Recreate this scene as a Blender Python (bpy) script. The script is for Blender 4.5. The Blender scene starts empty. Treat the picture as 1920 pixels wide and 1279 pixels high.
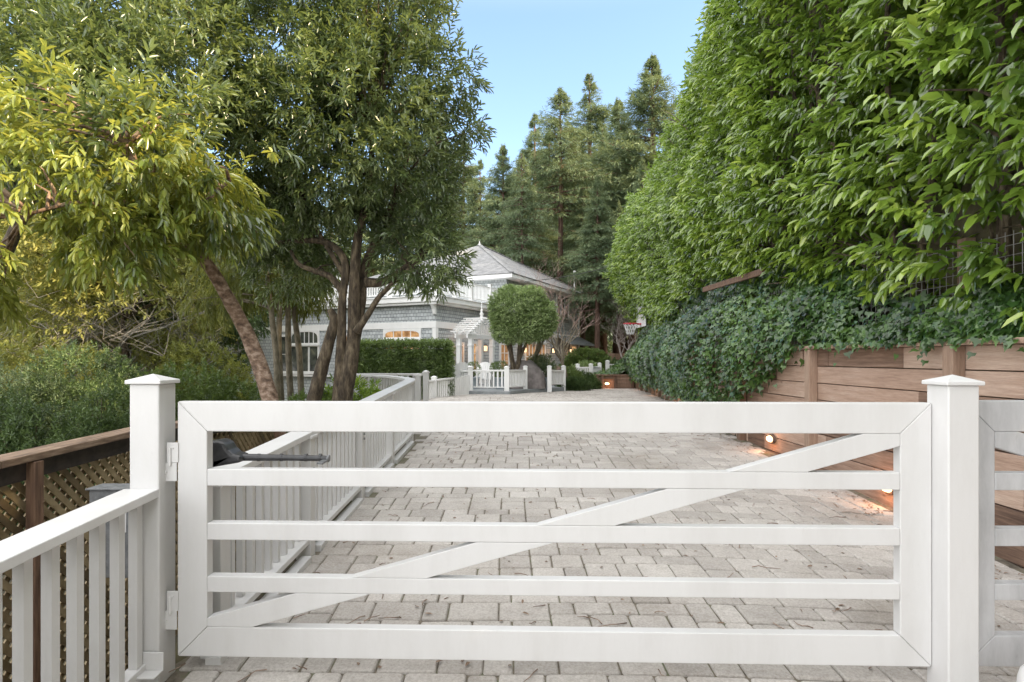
import bpy, math, random
import numpy as np
from mathutils import Vector, Matrix
random.seed(7); rng = np.random.default_rng(11)
R = math.radians
sc = bpy.context.scene
COL = sc.collection
F = 1100.0; EYE = 1.45; HOR = 672.0

def PX(px, py, Y):                       # surveyed bearing + distance -> metres
    return Vector(((px-960)*Y/F, Y, EYE+(HOR-py)*Y/F))

def lerp_tab(tab, t):
    if t <= tab[0][0]: return tab[0][1]
    for (a, b), (c, d) in zip(tab, tab[1:]):
        if t <= c: return b+(d-b)*(t-a)/(c-a)
    return tab[-1][1]
def sstep(a, b, x):
    t = min(1, max(0, (x-a)/(b-a))); return t*t*(3-2*t)
def ground(Y): return lerp_tab([(-4, -.30), (8.6, .28), (11, .30), (16, .27), (22, .20), (30, .12), (60, .4)], Y)
def wallx(Y): return lerp_tab([(-8, 3.4), (9, 3.4), (11, 3.6), (15.5, 4.35), (20, 4.85), (25, 5.35), (40, 6.2)], Y)

# ------------------------------------------------------------------ materials
def newmat(name):
    m = bpy.data.materials.new(name); m.use_nodes = True
    nt = m.node_tree; b = nt.nodes['Principled BSDF']
    return m, nt, b
def ramp(nt, stops):
    n = nt.nodes.new('ShaderNodeValToRGB'); e = n.color_ramp.elements
    while len(e) > 1: e.remove(e[0])
    e[0].position = stops[0][0]; e[0].color = (*stops[0][1], 1)
    for p, c in stops[1:]:
        x = e.new(p); x.color = (*c, 1)
    return n
def math_n(nt, op, a, b=None, clamp=False):
    n = nt.nodes.new('ShaderNodeMath'); n.operation = op; n.use_clamp = clamp
    for i, v in enumerate((a, b)):
        if v is None: continue
        if isinstance(v, (int, float)): n.inputs[i].default_value = v
        else: nt.links.new(v, n.inputs[i])
    return n.outputs[0]
def mixcol(nt, fac, a, b, mode='MIX'):
    n = nt.nodes.new('ShaderNodeMix'); n.data_type = 'RGBA'; n.blend_type = mode
    for s, v in ((n.inputs[0], fac), (n.inputs[6], a), (n.inputs[7], b)):
        if isinstance(v, (int, float)): s.default_value = v
        elif isinstance(v, tuple): s.default_value = (*v, 1)
        else: nt.links.new(v, s)
    return n.outputs[2]
def coords(nt, scale=(1, 1, 1), rot=(0, 0, 0), kind='Object'):
    tc = nt.nodes.new('ShaderNodeTexCoord'); mp = nt.nodes.new('ShaderNodeMapping')
    mp.inputs['Scale'].default_value = scale; mp.inputs['Rotation'].default_value = rot
    nt.links.new(tc.outputs[kind], mp.inputs[0]); return mp.outputs[0]
def noise(nt, vec, scale, detail=4, rough=.6):
    n = nt.nodes.new('ShaderNodeTexNoise'); n.inputs['Scale'].default_value = scale
    n.inputs['Detail'].default_value = detail; n.inputs['Roughness'].default_value = rough
    nt.links.new(vec, n.inputs['Vector']); return n.outputs[0]
def attr(nt):
    n = nt.nodes.new('ShaderNodeAttribute'); n.attribute_name = 'v'; return n.outputs['Fac']
def bump(nt, b, h, s, d=.01):
    n = nt.nodes.new('ShaderNodeBump'); n.inputs['Strength'].default_value = s; n.inputs['Distance'].default_value = d
    nt.links.new(h, n.inputs['Height']); nt.links.new(n.outputs[0], b.inputs['Normal'])

def pmat(name, stops, rough=.6, nscale=8, stretch=(1, 1, 1), bmp=.2, useattr=False, bd=.01, spec=.5):
    m, nt, b = newmat(name)
    v = coords(nt, stretch); n = noise(nt, v, nscale)
    f = math_n(nt, 'ADD', math_n(nt, 'MULTIPLY', math_n(nt, 'SUBTRACT', n, .5), 1.6), .5)
    if useattr:
        f = math_n(nt, 'ADD', math_n(nt, 'MULTIPLY', attr(nt), .6), math_n(nt, 'MULTIPLY', f, .4))
    r = ramp(nt, stops); nt.links.new(f, r.inputs[0]); nt.links.new(r.outputs[0], b.inputs['Base Color'])
    b.inputs['Roughness'].default_value = rough; b.inputs['Specular IOR Level'].default_value = spec
    if bmp: bump(nt, b, n, bmp, bd)
    return m

def white_paint(name, base, dirt, amount):
    m, nt, b = newmat(name)
    n1 = noise(nt, coords(nt, (1, 1, .25)), 3.5, 6, .7); n2 = noise(nt, coords(nt), 60, 3)
    n3 = noise(nt, coords(nt, (1.3, 1.3, .4)), 28, 5, .75)
    r = ramp(nt, [(.42, (0, 0, 0)), (.78, (1, 1, 1))]); nt.links.new(n1, r.inputs[0])
    r3 = ramp(nt, [(.60, (0, 0, 0)), (.74, (1, 1, 1))]); nt.links.new(n3, r3.inputs[0])
    f = math_n(nt, 'MULTIPLY', r.outputs[0], amount)
    f = math_n(nt, 'ADD', f, math_n(nt, 'MULTIPLY', r3.outputs[0], amount*.35), True)
    nt.links.new(mixcol(nt, f, base, dirt), b.inputs['Base Color'])
    b.inputs['Roughness'].default_value = .42
    bump(nt, b, math_n(nt, 'ADD', n2, math_n(nt, 'MULTIPLY', n1, 2)), .12, .004)
    return m

M = {}
M['white'] = white_paint('white_paint', (.635, .63, .625), (.45, .435, .415), .42)
M['white_far'] = white_paint('white_trim_paint', (.86, .86, .85), (.66, .66, .65), .4)
M['white_dirty'] = white_paint('weathered_white_paint', (.50, .505, .515), (.24, .24, .245), 1.0)
M['steel'] = pmat('galvanised_steel', [(.3, (.11, .115, .12)), (.7, (.19, .195, .20))], .45, 30)
M['grey_plastic'] = pmat('dark_grey_plastic', [(.3, (.028, .028, .031)), (.7, (.05, .05, .054))], .38, 25, bmp=.05)
M['stain'] = pmat('brown_stained_wood', [(.2, (.07, .042, .028)), (.5, (.20, .13, .085)), (.85, (.36, .26, .19))], .7, 14, (3, .4, 3), .3)
M['stain_post'] = pmat('brown_stained_post', [(.2, (.07, .035, .02)), (.6, (.16, .09, .055)), (.9, (.22, .13, .08))], .7, 14, (4, 4, .4), .3)
M['lattice'] = pmat('lattice_wood', [(.1, (.06, .04, .018)), (.5, (.17, .12, .058)), (.9, (.36, .28, .16))], .7, 16, (1, 1, 1), .2, True)
M['dark'] = pmat('dark_wood', [(.3, (.02, .015, .012)), (.7, (.045, .032, .025))], .8, 12)
M['bark'] = pmat('dark_bark', [(.25, (.028, .020, .012)), (.5, (.075, .055, .035)), (.75, (.16, .125, .08))], .85, 9, (2.2, 2.2, .7), .9, bd=.03)
M['bark_red'] = pmat('reddish_bark', [(.25, (.07, .042, .028)), (.5, (.19, .12, .08)), (.75, (.36, .27, .21))], .75, 7, (2, 2, 3), .8, bd=.02)
M['bark_pale'] = pmat('pale_green_bark', [(.2, (.10, .085, .055)), (.8, (.26, .22, .16))], .8, 12, (2, 2, .8), .5)
M['bark_redwood'] = pmat('redwood_bark', [(.25, (.05, .028, .02)), (.5, (.12, .07, .05)), (.8, (.22, .14, .11))], .9, 5, (3, 3, .25), .8, bd=.05)
M['bark_grey'] = pmat('lichen_grey_bark', [(.2, (.10, .09, .07)), (.8, (.34, .32, .29))], .85, 10, bmp=.4)
M['twig_red'] = pmat('red_twigs', [(.2, (.40, .25, .21)), (.8, (.62, .46, .40))], .7, 10, bmp=0)
M['twig_pale'] = pmat('pale_twigs', [(.2, (.22, .18, .16)), (.8, (.42, .36, .33))], .7, 10, bmp=0)
M['soil'] = pmat('leafy_soil', [(.2, (.035, .03, .015)), (.5, (.07, .06, .03)), (.8, (.11, .10, .045))], .95, 3, bmp=.8, bd=.05)
M['joint'] = pmat('mossy_joints', [(.25, (.08, .068, .05)), (.5, (.17, .145, .11)), (.75, (.10, .115, .055))], .95, 12, bmp=.6)
M['net'] = pmat('net_cord', [(.3, (.7, .7, .7)), (.7, (.8, .8, .8))], .7, 10, bmp=0)
M['red_metal'] = pmat('red_painted_rim', [(.3, (.55, .03, .05)), (.7, (.62, .05, .07))], .4, 10, bmp=0)
M['cover'] = pmat('grey_brown_cover_fabric', [(.3, (.13, .115, .11)), (.7, (.22, .195, .19))], .8, 5, bmp=.3, bd=.03)
M['deckgrey'] = pmat('grey_deck_paint', [(.3, (.20, .22, .23)), (.7, (.28, .30, .31))], .6, 8, (.5, 6, 1), .1)
M['stonepot'] = pmat('blue_grey_pot', [(.3, (.36, .41, .45)), (.7, (.50, .54, .57))], .6, 8)
M['wire'] = pmat('black_wire', [(.3, (.04, .04, .04)), (.7, (.06, .06, .06))], .5, 10, bmp=0)
M['mesh_wire'] = pmat('grey_wire_grid', [(.3, (.20, .20, .20)), (.7, (.32, .31, .30))], .5, 10, bmp=0)
M['interior'] = pmat('dark_room_glass', [(.3, (.03, .035, .035)), (.6, (.09, .10, .085)), (.8, (.2, .2, .14))], .08, 1.6, bmp=0)

def timber(name, stretch, stops):
    m, nt, b = newmat(name)
    v = coords(nt, stretch); g = noise(nt, v, 9, 8, .65)
    big = noise(nt, coords(nt), 1.3, 3)
    f = math_n(nt, 'ADD', math_n(nt, 'MULTIPLY', attr(nt), .42), math_n(nt, 'ADD', math_n(nt, 'MULTIPLY', g, .5), math_n(nt, 'MULTIPLY', big, .25)))
    r = ramp(nt, stops); nt.links.new(math_n(nt, 'SUBTRACT', f, .08), r.inputs[0])
    vo = nt.nodes.new('ShaderNodeTexVoronoi'); vo.inputs['Scale'].default_value = 2.6
    nt.links.new(coords(nt, (1, .8, 2.1)), vo.inputs['Vector'])
    kr = ramp(nt, [(.03, (1, 1, 1)), (.085, (0, 0, 0))]); nt.links.new(vo.outputs['Distance'], kr.inputs[0])
    fine = noise(nt, v, 38, 3, .7)
    c = mixcol(nt, math_n(nt, 'MULTIPLY', kr.outputs[0], .75), r.outputs[0], (.07, .035, .02))
    c = mixcol(nt, .35, c, mixcol(nt, 1.0, c, ramp_from(nt, fine), 'MULTIPLY'))
    nt.links.new(c, b.inputs['Base Color']); b.inputs['Roughness'].default_value = .8
    bump(nt, b, math_n(nt, 'ADD', g, fine), .45, .01)
    return m
def ramp_from(nt, f):
    r = ramp(nt, [(.3, (.35, .3, .28)), (.6, (1, 1, 1))]); nt.links.new(f, r.inputs[0]); return r.outputs[0]
TS = [(.25, (.075, .042, .028)), (.42, (.22, .135, .092)), (.60, (.40, .27, .20)), (.88, (.60, .46, .37))]
M['plank'] = timber('redwood_planks', (2, .22, 3.5), TS)
M['plankpost'] = timber('redwood_post', (3, 3, .3), [(.2, (.09, .052, .034)), (.5, (.25, .16, .11)), (.95, (.50, .37, .28))])

def paver_mat():
    m, nt, b = newmat('concrete_pavers')
    a = attr(nt); v = coords(nt)
    n1 = noise(nt, v, 70, 5, .8); n2 = noise(nt, v, 1.1, 4); n3 = noise(nt, v, 12, 4)
    f = math_n(nt, 'ADD', math_n(nt, 'MULTIPLY', a, .45), math_n(nt, 'MULTIPLY', n3, .55))
    r = ramp(nt, [(.15, (.375, .355, .335)), (.5, (.48, .455, .43)), (.85, (.60, .575, .55))]); nt.links.new(f, r.inputs[0])
    r2 = ramp(nt, [(.3, (.62, .60, .57)), (.62, (1.05, 1.05, 1.05))]); nt.links.new(n1, r2.inputs[0])
    r3 = ramp(nt, [(.32, (.78, .75, .71)), (.46, (.92, .90, .88)), (.62, (1.04, 1.03, 1.01))]); nt.links.new(n2, r3.inputs[0])
    c = mixcol(nt, 1, r.outputs[0], r2.outputs[0], 'MULTIPLY'); c = mixcol(nt, 1, c, r3.outputs[0], 'MULTIPLY')
    nt.links.new(c, b.inputs['Base Color']); b.inputs['Roughness'].default_value = .85
    bump(nt, b, math_n(nt, 'ADD', n1, n3), .5, .006)
    return m
M['paver'] = paver_mat()

def shingle(name, c1, c2, mortar, sc_, rowh, bw, wallmode=True):
    m, nt, b = newmat(name)
    tc = nt.nodes.new('ShaderNodeTexCoord'); sp = nt.nodes.new('ShaderNodeSeparateXYZ'); cb = nt.nodes.new('ShaderNodeCombineXYZ')
    nt.links.new(tc.outputs['Object'], sp.inputs[0])
    nt.links.new(math_n(nt, 'ADD', sp.outputs[0], sp.outputs[1]), cb.inputs[0]); nt.links.new(sp.outputs[2], cb.inputs[1])
    br = nt.nodes.new('ShaderNodeTexBrick'); nt.links.new(cb.outputs[0], br.inputs['Vector'])
    br.inputs['Scale'].default_value = sc_; br.inputs['Color1'].default_value = (*c1, 1); br.inputs['Color2'].default_value = (*c2, 1)
    br.inputs['Mortar'].default_value = (*mortar, 1); br.inputs['Row Height'].default_value = rowh; br.inputs['Brick Width'].default_value = bw
    br.inputs['Mortar Size'].default_value = .012; br.inputs['Mortar Smooth'].default_value = .3
    n = noise(nt, coords(nt), 3, 5)
    c = mixcol(nt, 1, br.outputs[0], ramp_w(nt, n), 'MULTIPLY')
    nt.links.new(c, b.inputs['Base Color']); b.inputs['Roughness'].default_value = .85
    # saw-tooth course profile
    saw = math_n(nt, 'FRACT', math_n(nt, 'DIVIDE', sp.outputs[2], rowh/sc_))
    h = math_n(nt, 'SUBTRACT', 1, saw)
    bump(nt, b, math_n(nt, 'ADD', h, math_n(nt, 'MULTIPLY', br.outputs['Fac'], -.5)), .9, .03)
    return m
def ramp_w(nt, n):
    r = ramp(nt, [(.3, (.78, .78, .78)), (.65, (1.08, 1.08, 1.08))]); nt.links.new(n, r.inputs[0]); return r.outputs[0]
M['shingle'] = shingle('grey_wall_shingles', (.40, .43, .44), (.52, .55, .555), (.22, .24, .25), 1, .145, .17)
M['roof'] = shingle('grey_roof_shingles', (.25, .25, .25), (.38, .375, .37), (.18, .18, .18), 1, .10, .22)

def glow_mat(name, c_lo, c_hi, strength, scale=3):
    m, nt, b = newmat(name)
    n = noise(nt, coords(nt), scale, 4); r = ramp(nt, [(.35, c_lo), (.62, c_hi)]); nt.links.new(n, r.inputs[0])
    b.inputs['Base Color'].default_value = (.15, .1, .05, 1); b.inputs['Roughness'].default_value = .12
    nt.links.new(r.outputs[0], b.inputs['Emission Color']); b.inputs['Emission Strength'].default_value = strength
    return m
M['amber'] = glow_mat('amber_glow_pane', (.22, .08, .02), (.9, .50, .22), .75)  # panes emit a mottled amber of their own
M['amber_dim'] = glow_mat('dim_amber_pane', (.14, .055, .02), (.50, .26, .12), .8)
M['bulb'] = glow_mat('lit_lens', (1, .62, .26), (1, .80, .48), 5)
M['bulb_dim'] = glow_mat('lit_lantern_glass', (1, .48, .18), (1, .80, .5), 2.0)

def leafmat(name, stops, rough=.38, trans=.25, tcol=(.30, .42, .05), clump=.7, spec=.5, cl_scale=1.3):
    m, nt, b = newmat(name)
    n = noise(nt, coords(nt), cl_scale, 3)
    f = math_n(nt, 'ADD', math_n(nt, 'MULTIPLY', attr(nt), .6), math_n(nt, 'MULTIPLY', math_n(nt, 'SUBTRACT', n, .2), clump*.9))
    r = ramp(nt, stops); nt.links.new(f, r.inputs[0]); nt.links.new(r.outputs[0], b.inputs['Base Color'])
    b.inputs['Roughness'].default_value = rough; b.inputs['Specular IOR Level'].default_value = spec
    if trans:
        t = nt.nodes.new('ShaderNodeBsdfTranslucent')
        nt.links.new(mixcol(nt, .5, r.outputs[0], tcol), t.inputs[0])
        mx = nt.nodes.new('ShaderNodeMixShader'); mx.inputs[0].default_value = trans
        out = nt.nodes['Material Output']
        nt.links.new(b.outputs[0], mx.inputs[1]); nt.links.new(t.outputs[0], mx.inputs[2]); nt.links.new(mx.outputs[0], out.inputs[0])
    return m
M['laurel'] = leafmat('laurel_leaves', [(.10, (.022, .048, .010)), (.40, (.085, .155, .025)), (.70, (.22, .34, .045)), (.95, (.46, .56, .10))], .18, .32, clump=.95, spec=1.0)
M['ivy'] = leafmat('ivy_leaves', [(.15, (.008, .022, .006)), (.5, (.035, .085, .018)), (.85, (.12, .21, .05))], .30, .15, clump=.8, spec=.55)
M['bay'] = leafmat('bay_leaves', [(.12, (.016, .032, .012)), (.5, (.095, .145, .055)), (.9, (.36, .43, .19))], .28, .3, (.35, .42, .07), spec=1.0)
M['bay_sunlit'] = leafmat('sunlit_bay_leaves', [(.12, (.03, .058, .012)), (.42, (.125, .195, .035)), (.70, (.36, .42, .09)), (.95, (.72, .70, .28))], .28, .4, (.66, .60, .08), spec=1.0)  # lit copy of the bay leaves, sunlight put into the colour
M['willowy'] = leafmat('olive_fine_leaves', [(.1, (.05, .065, .015)), (.5, (.12, .15, .03)), (.9, (.25, .27, .06))], .45, .35, (.45, .45, .08))
M['conifer'] = leafmat('conifer_needles', [(.1, (.04, .072, .038)), (.5, (.135, .20, .105)), (.9, (.36, .42, .20))], .6, .25, (.3, .32, .1), clump=.5, cl_scale=.5)
M['bushgreen'] = leafmat('soft_bush_needles', [(.15, (.018, .035, .014)), (.5, (.07, .12, .042)), (.9, (.20, .29, .10))], .5, .2, (.25, .35, .08))
M['woodland'] = leafmat('woodland_leaves', [(.1, (.06, .085, .022)), (.5, (.17, .20, .05)), (.9, (.42, .40, .11))], .5, .35, (.5, .45, .08), clump=1.0, cl_scale=.5)
M['clipped'] = leafmat('clipped_leaves', [(.1, (.04, .07, .022)), (.5, (.11, .17, .05)), (.9, (.26, .34, .11))], .4, .2)
M['roundcrown'] = leafmat('round_tree_leaves', [(.1, (.08, .13, .045)), (.5, (.19, .27, .10)), (.9, (.48, .58, .29))], .40, .25, clump=1.1, cl_scale=3.2)

# ------------------------------------------------------------------ mesh helpers
class MB:
    def __init__(s): s.v = []; s.f = []; s.a = []; s.m = []
    def quadbox(s, pts, a=.5, mi=0):
        o = len(s.v); s.v += [tuple(p) for p in pts]
        for q in ((0, 3, 2, 1), (4, 5, 6, 7), (0, 1, 5, 4), (1, 2, 6, 5), (2, 3, 7, 6), (3, 0, 4, 7)):
            s.f.append(tuple(o+i for i in q)); s.a.append(a); s.m.append(mi)
    def box(s, x0, x1, y0, y1, z0, z1, a=.5, mi=0):
        s.quadbox([(x0, y0, z0), (x1, y0, z0), (x1, y1, z0), (x0, y1, z0), (x0, y0, z1), (x1, y0, z1), (x1, y1, z1), (x0, y1, z1)], a, mi)
    def beam(s, p, q, w, h, a=.5, up=Vector((0, 0, 1)), mi=0):   # w sideways, h along up
        p = Vector(p); q = Vector(q); d = (q-p).normalized(); sd = d.cross(up)
        if sd.length < 1e-4: sd = Vector((1, 0, 0))
        sd.normalize(); u = sd.cross(d).normalized()
        P = []
        for c in (p, q):
            P.append([c-sd*w/2-u*h/2, c+sd*w/2-u*h/2, c+sd*w/2+u*h/2, c-sd*w/2+u*h/2])
        s.quadbox([P[0][0], P[0][1], P[1][1], P[1][0], P[0][3], P[0][2], P[1][2], P[1][3]], a, mi)
    def prism(s, pts2, y0, y1, M4=None, a=.5, mi=0):           # pts2 in (x,z), extruded along y
        o = len(s.v); n = len(pts2)
        for y in (y0, y1):
            for x, z in pts2:
                s.v.append((x, y, z))
        s.f.append(tuple(o+i for i in range(n))); s.f.append(tuple(o+n+i for i in reversed(range(n))))
        for i in range(n):
            j = (i+1) % n; s.f.append((o+j, o+i, o+n+i, o+n+j))
        s.a += [a]*(n+2); s.m += [mi]*(n+2)
    def tube(s, pts, rad, n=8, a=.5, cap=True, lump=0):
        pts = [Vector(p) for p in pts]
        if isinstance(rad, (int, float)): rad = [rad]*len(pts)
        o = len(s.v); ref = None
        for i, p in enumerate(pts):
            d = (pts[min(i+1, len(pts)-1)]-pts[max(i-1, 0)]).normalized()
            if ref is None: ref = Vector((1, 0, 0)) if abs(d.x) < .8 else Vector((0, 1, 0))
            u = (ref-d*ref.dot(d)).normalized(); w = d.cross(u); ref = u
            for k in range(n):
                t = 2*math.pi*k/n; r = rad[i]*(1+(random.uniform(-lump, lump) if lump else 0))
                s.v.append(tuple(p+u*math.cos(t)*r+w*math.sin(t)*r))
        for i in range(len(pts)-1):
            for k in range(n):
                l = (k+1) % n
                s.f.append((o+i*n+k, o+i*n+l, o+(i+1)*n+l, o+(i+1)*n+k)); s.a.append(a); s.m.append(0)
        if cap:
            s.f.append(tuple(o+k for k in reversed(range(n)))); s.f.append(tuple(o+(len(pts)-1)*n+k for k in range(n)))
            s.a += [a, a]; s.m += [0, 0]
    def lathe(s, prof, c=(0, 0, 0), n=20, a=.5):
        o = len(s.v)
        for r, z in prof:
            for k in range(n):
                t = 2*math.pi*k/n; s.v.append((c[0]+r*math.cos(t), c[1]+r*math.sin(t), c[2]+z))
        for i in range(len(prof)-1):
            for k in range(n):
                l = (k+1) % n; s.f.append((o+i*n+k, o+i*n+l, o+(i+1)*n+l, o+(i+1)*n+k)); s.a.append(a); s.m.append(0)
        s.f.append(tuple(o+k for k in reversed(range(n)))); s.f.append(tuple(o+(len(prof)-1)*n+k for k in range(n))); s.a += [a, a]; s.m += [0, 0]
    def build(s, name, mat, parent=None, bevel=0, smooth=False, seg=2):
        me = bpy.data.meshes.new(name); me.from_pydata(s.v, [], s.f)
        at = me.attributes.new('v', 'FLOAT', 'FACE'); at.data.foreach_set('value', s.a)
        mats = mat if isinstance(mat, list) else [mat]
        for m in mats: me.materials.append(M[m])
        if len(mats) > 1: me.polygons.foreach_set('material_index', s.m)
        if smooth: me.polygons.foreach_set('use_smooth', [True]*len(me.polygons))
        me.update()
        o = bpy.data.objects.new(name, me); COL.objects.link(o)
        if parent: o.parent = parent
        if bevel:
            b = o.modifiers.new('bevel', 'BEVEL'); b.width = bevel; b.segments = seg; b.limit_method = 'ANGLE'; b.angle_limit = R(35)
        return o

def tag(o, label=None, cat=None, group=None, kind=None):
    if label: o['label'] = label
    if cat: o['category'] = cat
    if group: o['group'] = group
    if kind: o['kind'] = kind
    return o
def empty(name, loc=(0, 0, 0), rz=0, label=None, cat=None, group=None):
    o = bpy.data.objects.new(name, None); COL.objects.link(o); o.location = loc; o.rotation_euler = (0, 0, rz); o.empty_display_size = .1
    return tag(o, label, cat, group)
def copy_tree(o, parent=None):
    c = o.copy(); COL.objects.link(c); c.parent = parent
    for ch in [x for x in KIDS.get(o.name, [])]: copy_tree(ch, c)
    return c
KIDS = {}
def regkids():
    KIDS.clear()
    for o in bpy.data.objects:
        if o.parent: KIDS.setdefault(o.parent.name, []).append(o)

def loc_of(p): return Vector(p)

# ------------------------------------------------------------------ leaves (numpy)
SHAPES = {
 'leaf': ([(0, 0, 0), (.28, -.46, .05), (.68, -.40, .03), (1, 0, -.12), (.68, .40, .03), (.28, .46, .05)], [(0, 1, 2, 3), (0, 3, 4, 5)]),
 'ivy': ([(0, 0, 0), (-.12, -.5, 0), (.30, -.52, -.03), (.48, -.2, .02), (1, 0, -.08), (.48, .2, .02), (.30, .52, -.03), (-.12, .5, 0)], [(0, 1, 2, 3), (0, 3, 4, 5), (0, 5, 6, 7)]),
 'needle': ([(0, 0, 0), (.45, -.5, 0), (1, 0, -.06), (.45, .5, 0)], [(0, 1, 2, 3)]),
}
def nrm(a): return a/np.maximum(np.linalg.norm(a, axis=-1, keepdims=True), 1e-6)
class Leaves:
    def __init__(s): s.V = []; s.Fa = []; s.A = []; s.n = 0
    def add(s, P, D, U, L, W, v, shape='leaf'):
        pts, faces = SHAPES[shape]; pts = np.array(pts); k = len(pts)
        D = nrm(D); S = nrm(np.cross(D, U)); N = np.cross(S, D)
        L = np.broadcast_to(L, (len(P),))[:, None, None]; W = np.broadcast_to(W, (len(P),))[:, None, None]
        V = P[:, None, :]+D[:, None, :]*pts[None, :, 0:1]*L+S[:, None, :]*pts[None, :, 1:2]*W+N[:, None, :]*pts[None, :, 2:3]*L
        base = s.n+np.arange(len(P))*k
        Fc = (base[:, None, None]+np.array(faces)[None]).reshape(-1, 4)
        s.V.append(V.reshape(-1, 3)); s.Fa.append(Fc); s.A.append(np.repeat(v, len(faces))); s.n += len(P)*k
    def sprays(s, C, D, n, twig, L, W, spread=1.0, droop=.3, shape='leaf', vbase=None, lvar=.28, ub=None):
        m = len(C); D = nrm(D)
        t = (np.arange(n)+.5)/n
        ref = nrm(rng.normal(size=(m, 3))); A = nrm(np.cross(D, ref)); B = np.cross(D, A)
        ph = rng.uniform(0, 6.28, m)[:, None]+np.arange(n)[None]*2.4
        Rr = A[:, None]*np.cos(ph)[..., None]+B[:, None]*np.sin(ph)[..., None]
        twl = np.broadcast_to(twig, (m,))[:, None, None]
        P = C[:, None]+D[:, None]*t[None, :, None]*twl
        th = spread*(1-.55*t)[None, :]*rng.uniform(.7, 1.3, (m, n))
        dd = D[:, None]*np.cos(th)[..., None]+Rr*np.sin(th)[..., None]
        dd[..., 2] -= droop*rng.uniform(.4, 1.4, (m, n))
        U = np.zeros_like(dd); U[..., 2] = 1; U += rng.normal(size=U.shape)*.35+(D[:, None]*-.2 if ub is None else np.array(ub))
        Ls = np.broadcast_to(L, (m,))[:, None]*(1+rng.uniform(-lvar, lvar, (m, n)))
        wr = np.broadcast_to(W, (m,))[:, None]*(1+rng.uniform(-lvar, lvar, (m, n)))
        vb = rng.uniform(0, 1, m) if vbase is None else vbase
        v = np.clip(vb[:, None]*.6+rng.uniform(0, .4, (m, n))+(t[None]-.5)*.15, 0, 1)
        s.add(P.reshape(-1, 3), dd.reshape(-1, 3), U.reshape(-1, 3), Ls.reshape(-1), wr.reshape(-1), v.reshape(-1), shape)
    def build(s, name, mat, parent=None):
        V = np.concatenate(s.V); Fc = np.concatenate(s.Fa); A = np.concatenate(s.A)
        me = bpy.data.meshes.new(name)
        me.vertices.add(len(V)); me.vertices.foreach_set('co', V.astype(np.float32).ravel())
        me.loops.add(Fc.size); me.loops.foreach_set('vertex_index', Fc.astype(np.int32).ravel())
        me.polygons.add(len(Fc)); me.polygons.foreach_set('loop_start', np.arange(0, Fc.size, 4, dtype=np.int32))
        me.polygons.foreach_set('loop_total', np.full(len(Fc), 4, dtype=np.int32))
        me.update(calc_edges=True); me.validate()
        at = me.attributes.new('v', 'FLOAT', 'FACE'); at.data.foreach_set('value', A.astype(np.float32)[:len(me.polygons)])
        me.materials.append(M[mat])
        o = bpy.data.objects.new(name, me); COL.objects.link(o)
        if parent: o.parent = parent
        return o
def wob(P, k, seed):          # cheap smooth noise in [-1,1]
    r = np.random.default_rng(seed); o = 0
    for i in range(4):
        d = r.normal(size=3)*k*(1+.6*i); o = o+np.sin(P@d+r.uniform(0, 6.28))/(1+.5*i)
    return o/2.2
def blob_points(blobs, dens, inner=.45, gap=-.55, k=1.6, seed=1):
    C = []; D = []
    for (c, r) in blobs:
        c = np.array(c, float); r = np.array(r if hasattr(r, '__len__') else (r, r, r), float)
        area = 4*math.pi*((r[0]*r[1])**1.6/3+(r[0]*r[2])**1.6/3+(r[1]*r[2])**1.6/3)**(1/1.6)
        n = int(area*dens); u = nrm(rng.normal(size=(n, 3)))
        rr = inner+(1-inner)*rng.uniform(0, 1, n)**.5
        rr = rr*(1+.13*wob(u*2.2+c, 1.5, seed))
        P = c+u*r*rr[:, None]
        keep = wob(P, k, seed+5) > gap
        C.append(P[keep]); D.append(nrm(u/r)[keep])
    return np.concatenate(C), np.concatenate(D)

# ------------------------------------------------------------------ setting: terrain
def terrain_z(x, y):
    g = ground(y)-.07
    wx = wallx(y)
    if x > wx+.045:
        if y > 27: return g+.4+.22*(x-wx)
        return 1.42+.30*min(x-wx, 30)
    if x < -1.72:
        k = sstep(26, 32, y)*0.6
        t = -1.72-x
        return g-(1-k)*(.95*sstep(0, 1.1, t)+min(t, 16)*.10)
    return g
def build_terrain():
    ys = list(np.concatenate([np.arange(-8, 34, .5), np.arange(34, 70, 3), [75, 90, 120, 170, 260, 400, 700]]))
    rows = []
    for y in ys:
        wx = wallx(y)+.06
        xs = [-700, -400, -200, -120, -70, -45, -30, -22, -17, -14, -11, -9, -7.5, -6, -5, -4, -3.4, -2.9, -2.5, -2.2, -1.95, -1.73, -1.70, -1, 0, 1, 2, 3, wx-.03, wx+.01, wx+.5, wx+1.2, wx+2.5, wx+5, wx+9, wx+16, wx+30, 90, 160, 400, 700]
        rows.append([(x, y, terrain_z(x, y)) for x in xs])
    V = [p for r in rows for p in r]; n = len(rows[0]); Fc = []
    for i in range(len(rows)-1):
        for j in range(n-1): Fc.append((i*n+j, i*n+j+1, (i+1)*n+j+1, (i+1)*n+j))
    mb = MB(); mb.v = V; mb.f = Fc; mb.a = [.5]*len(Fc); mb.m = [0]*len(Fc)
    o = mb.build('terrain', 'soil'); tag(o, kind='structure')
build_terrain()

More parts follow.
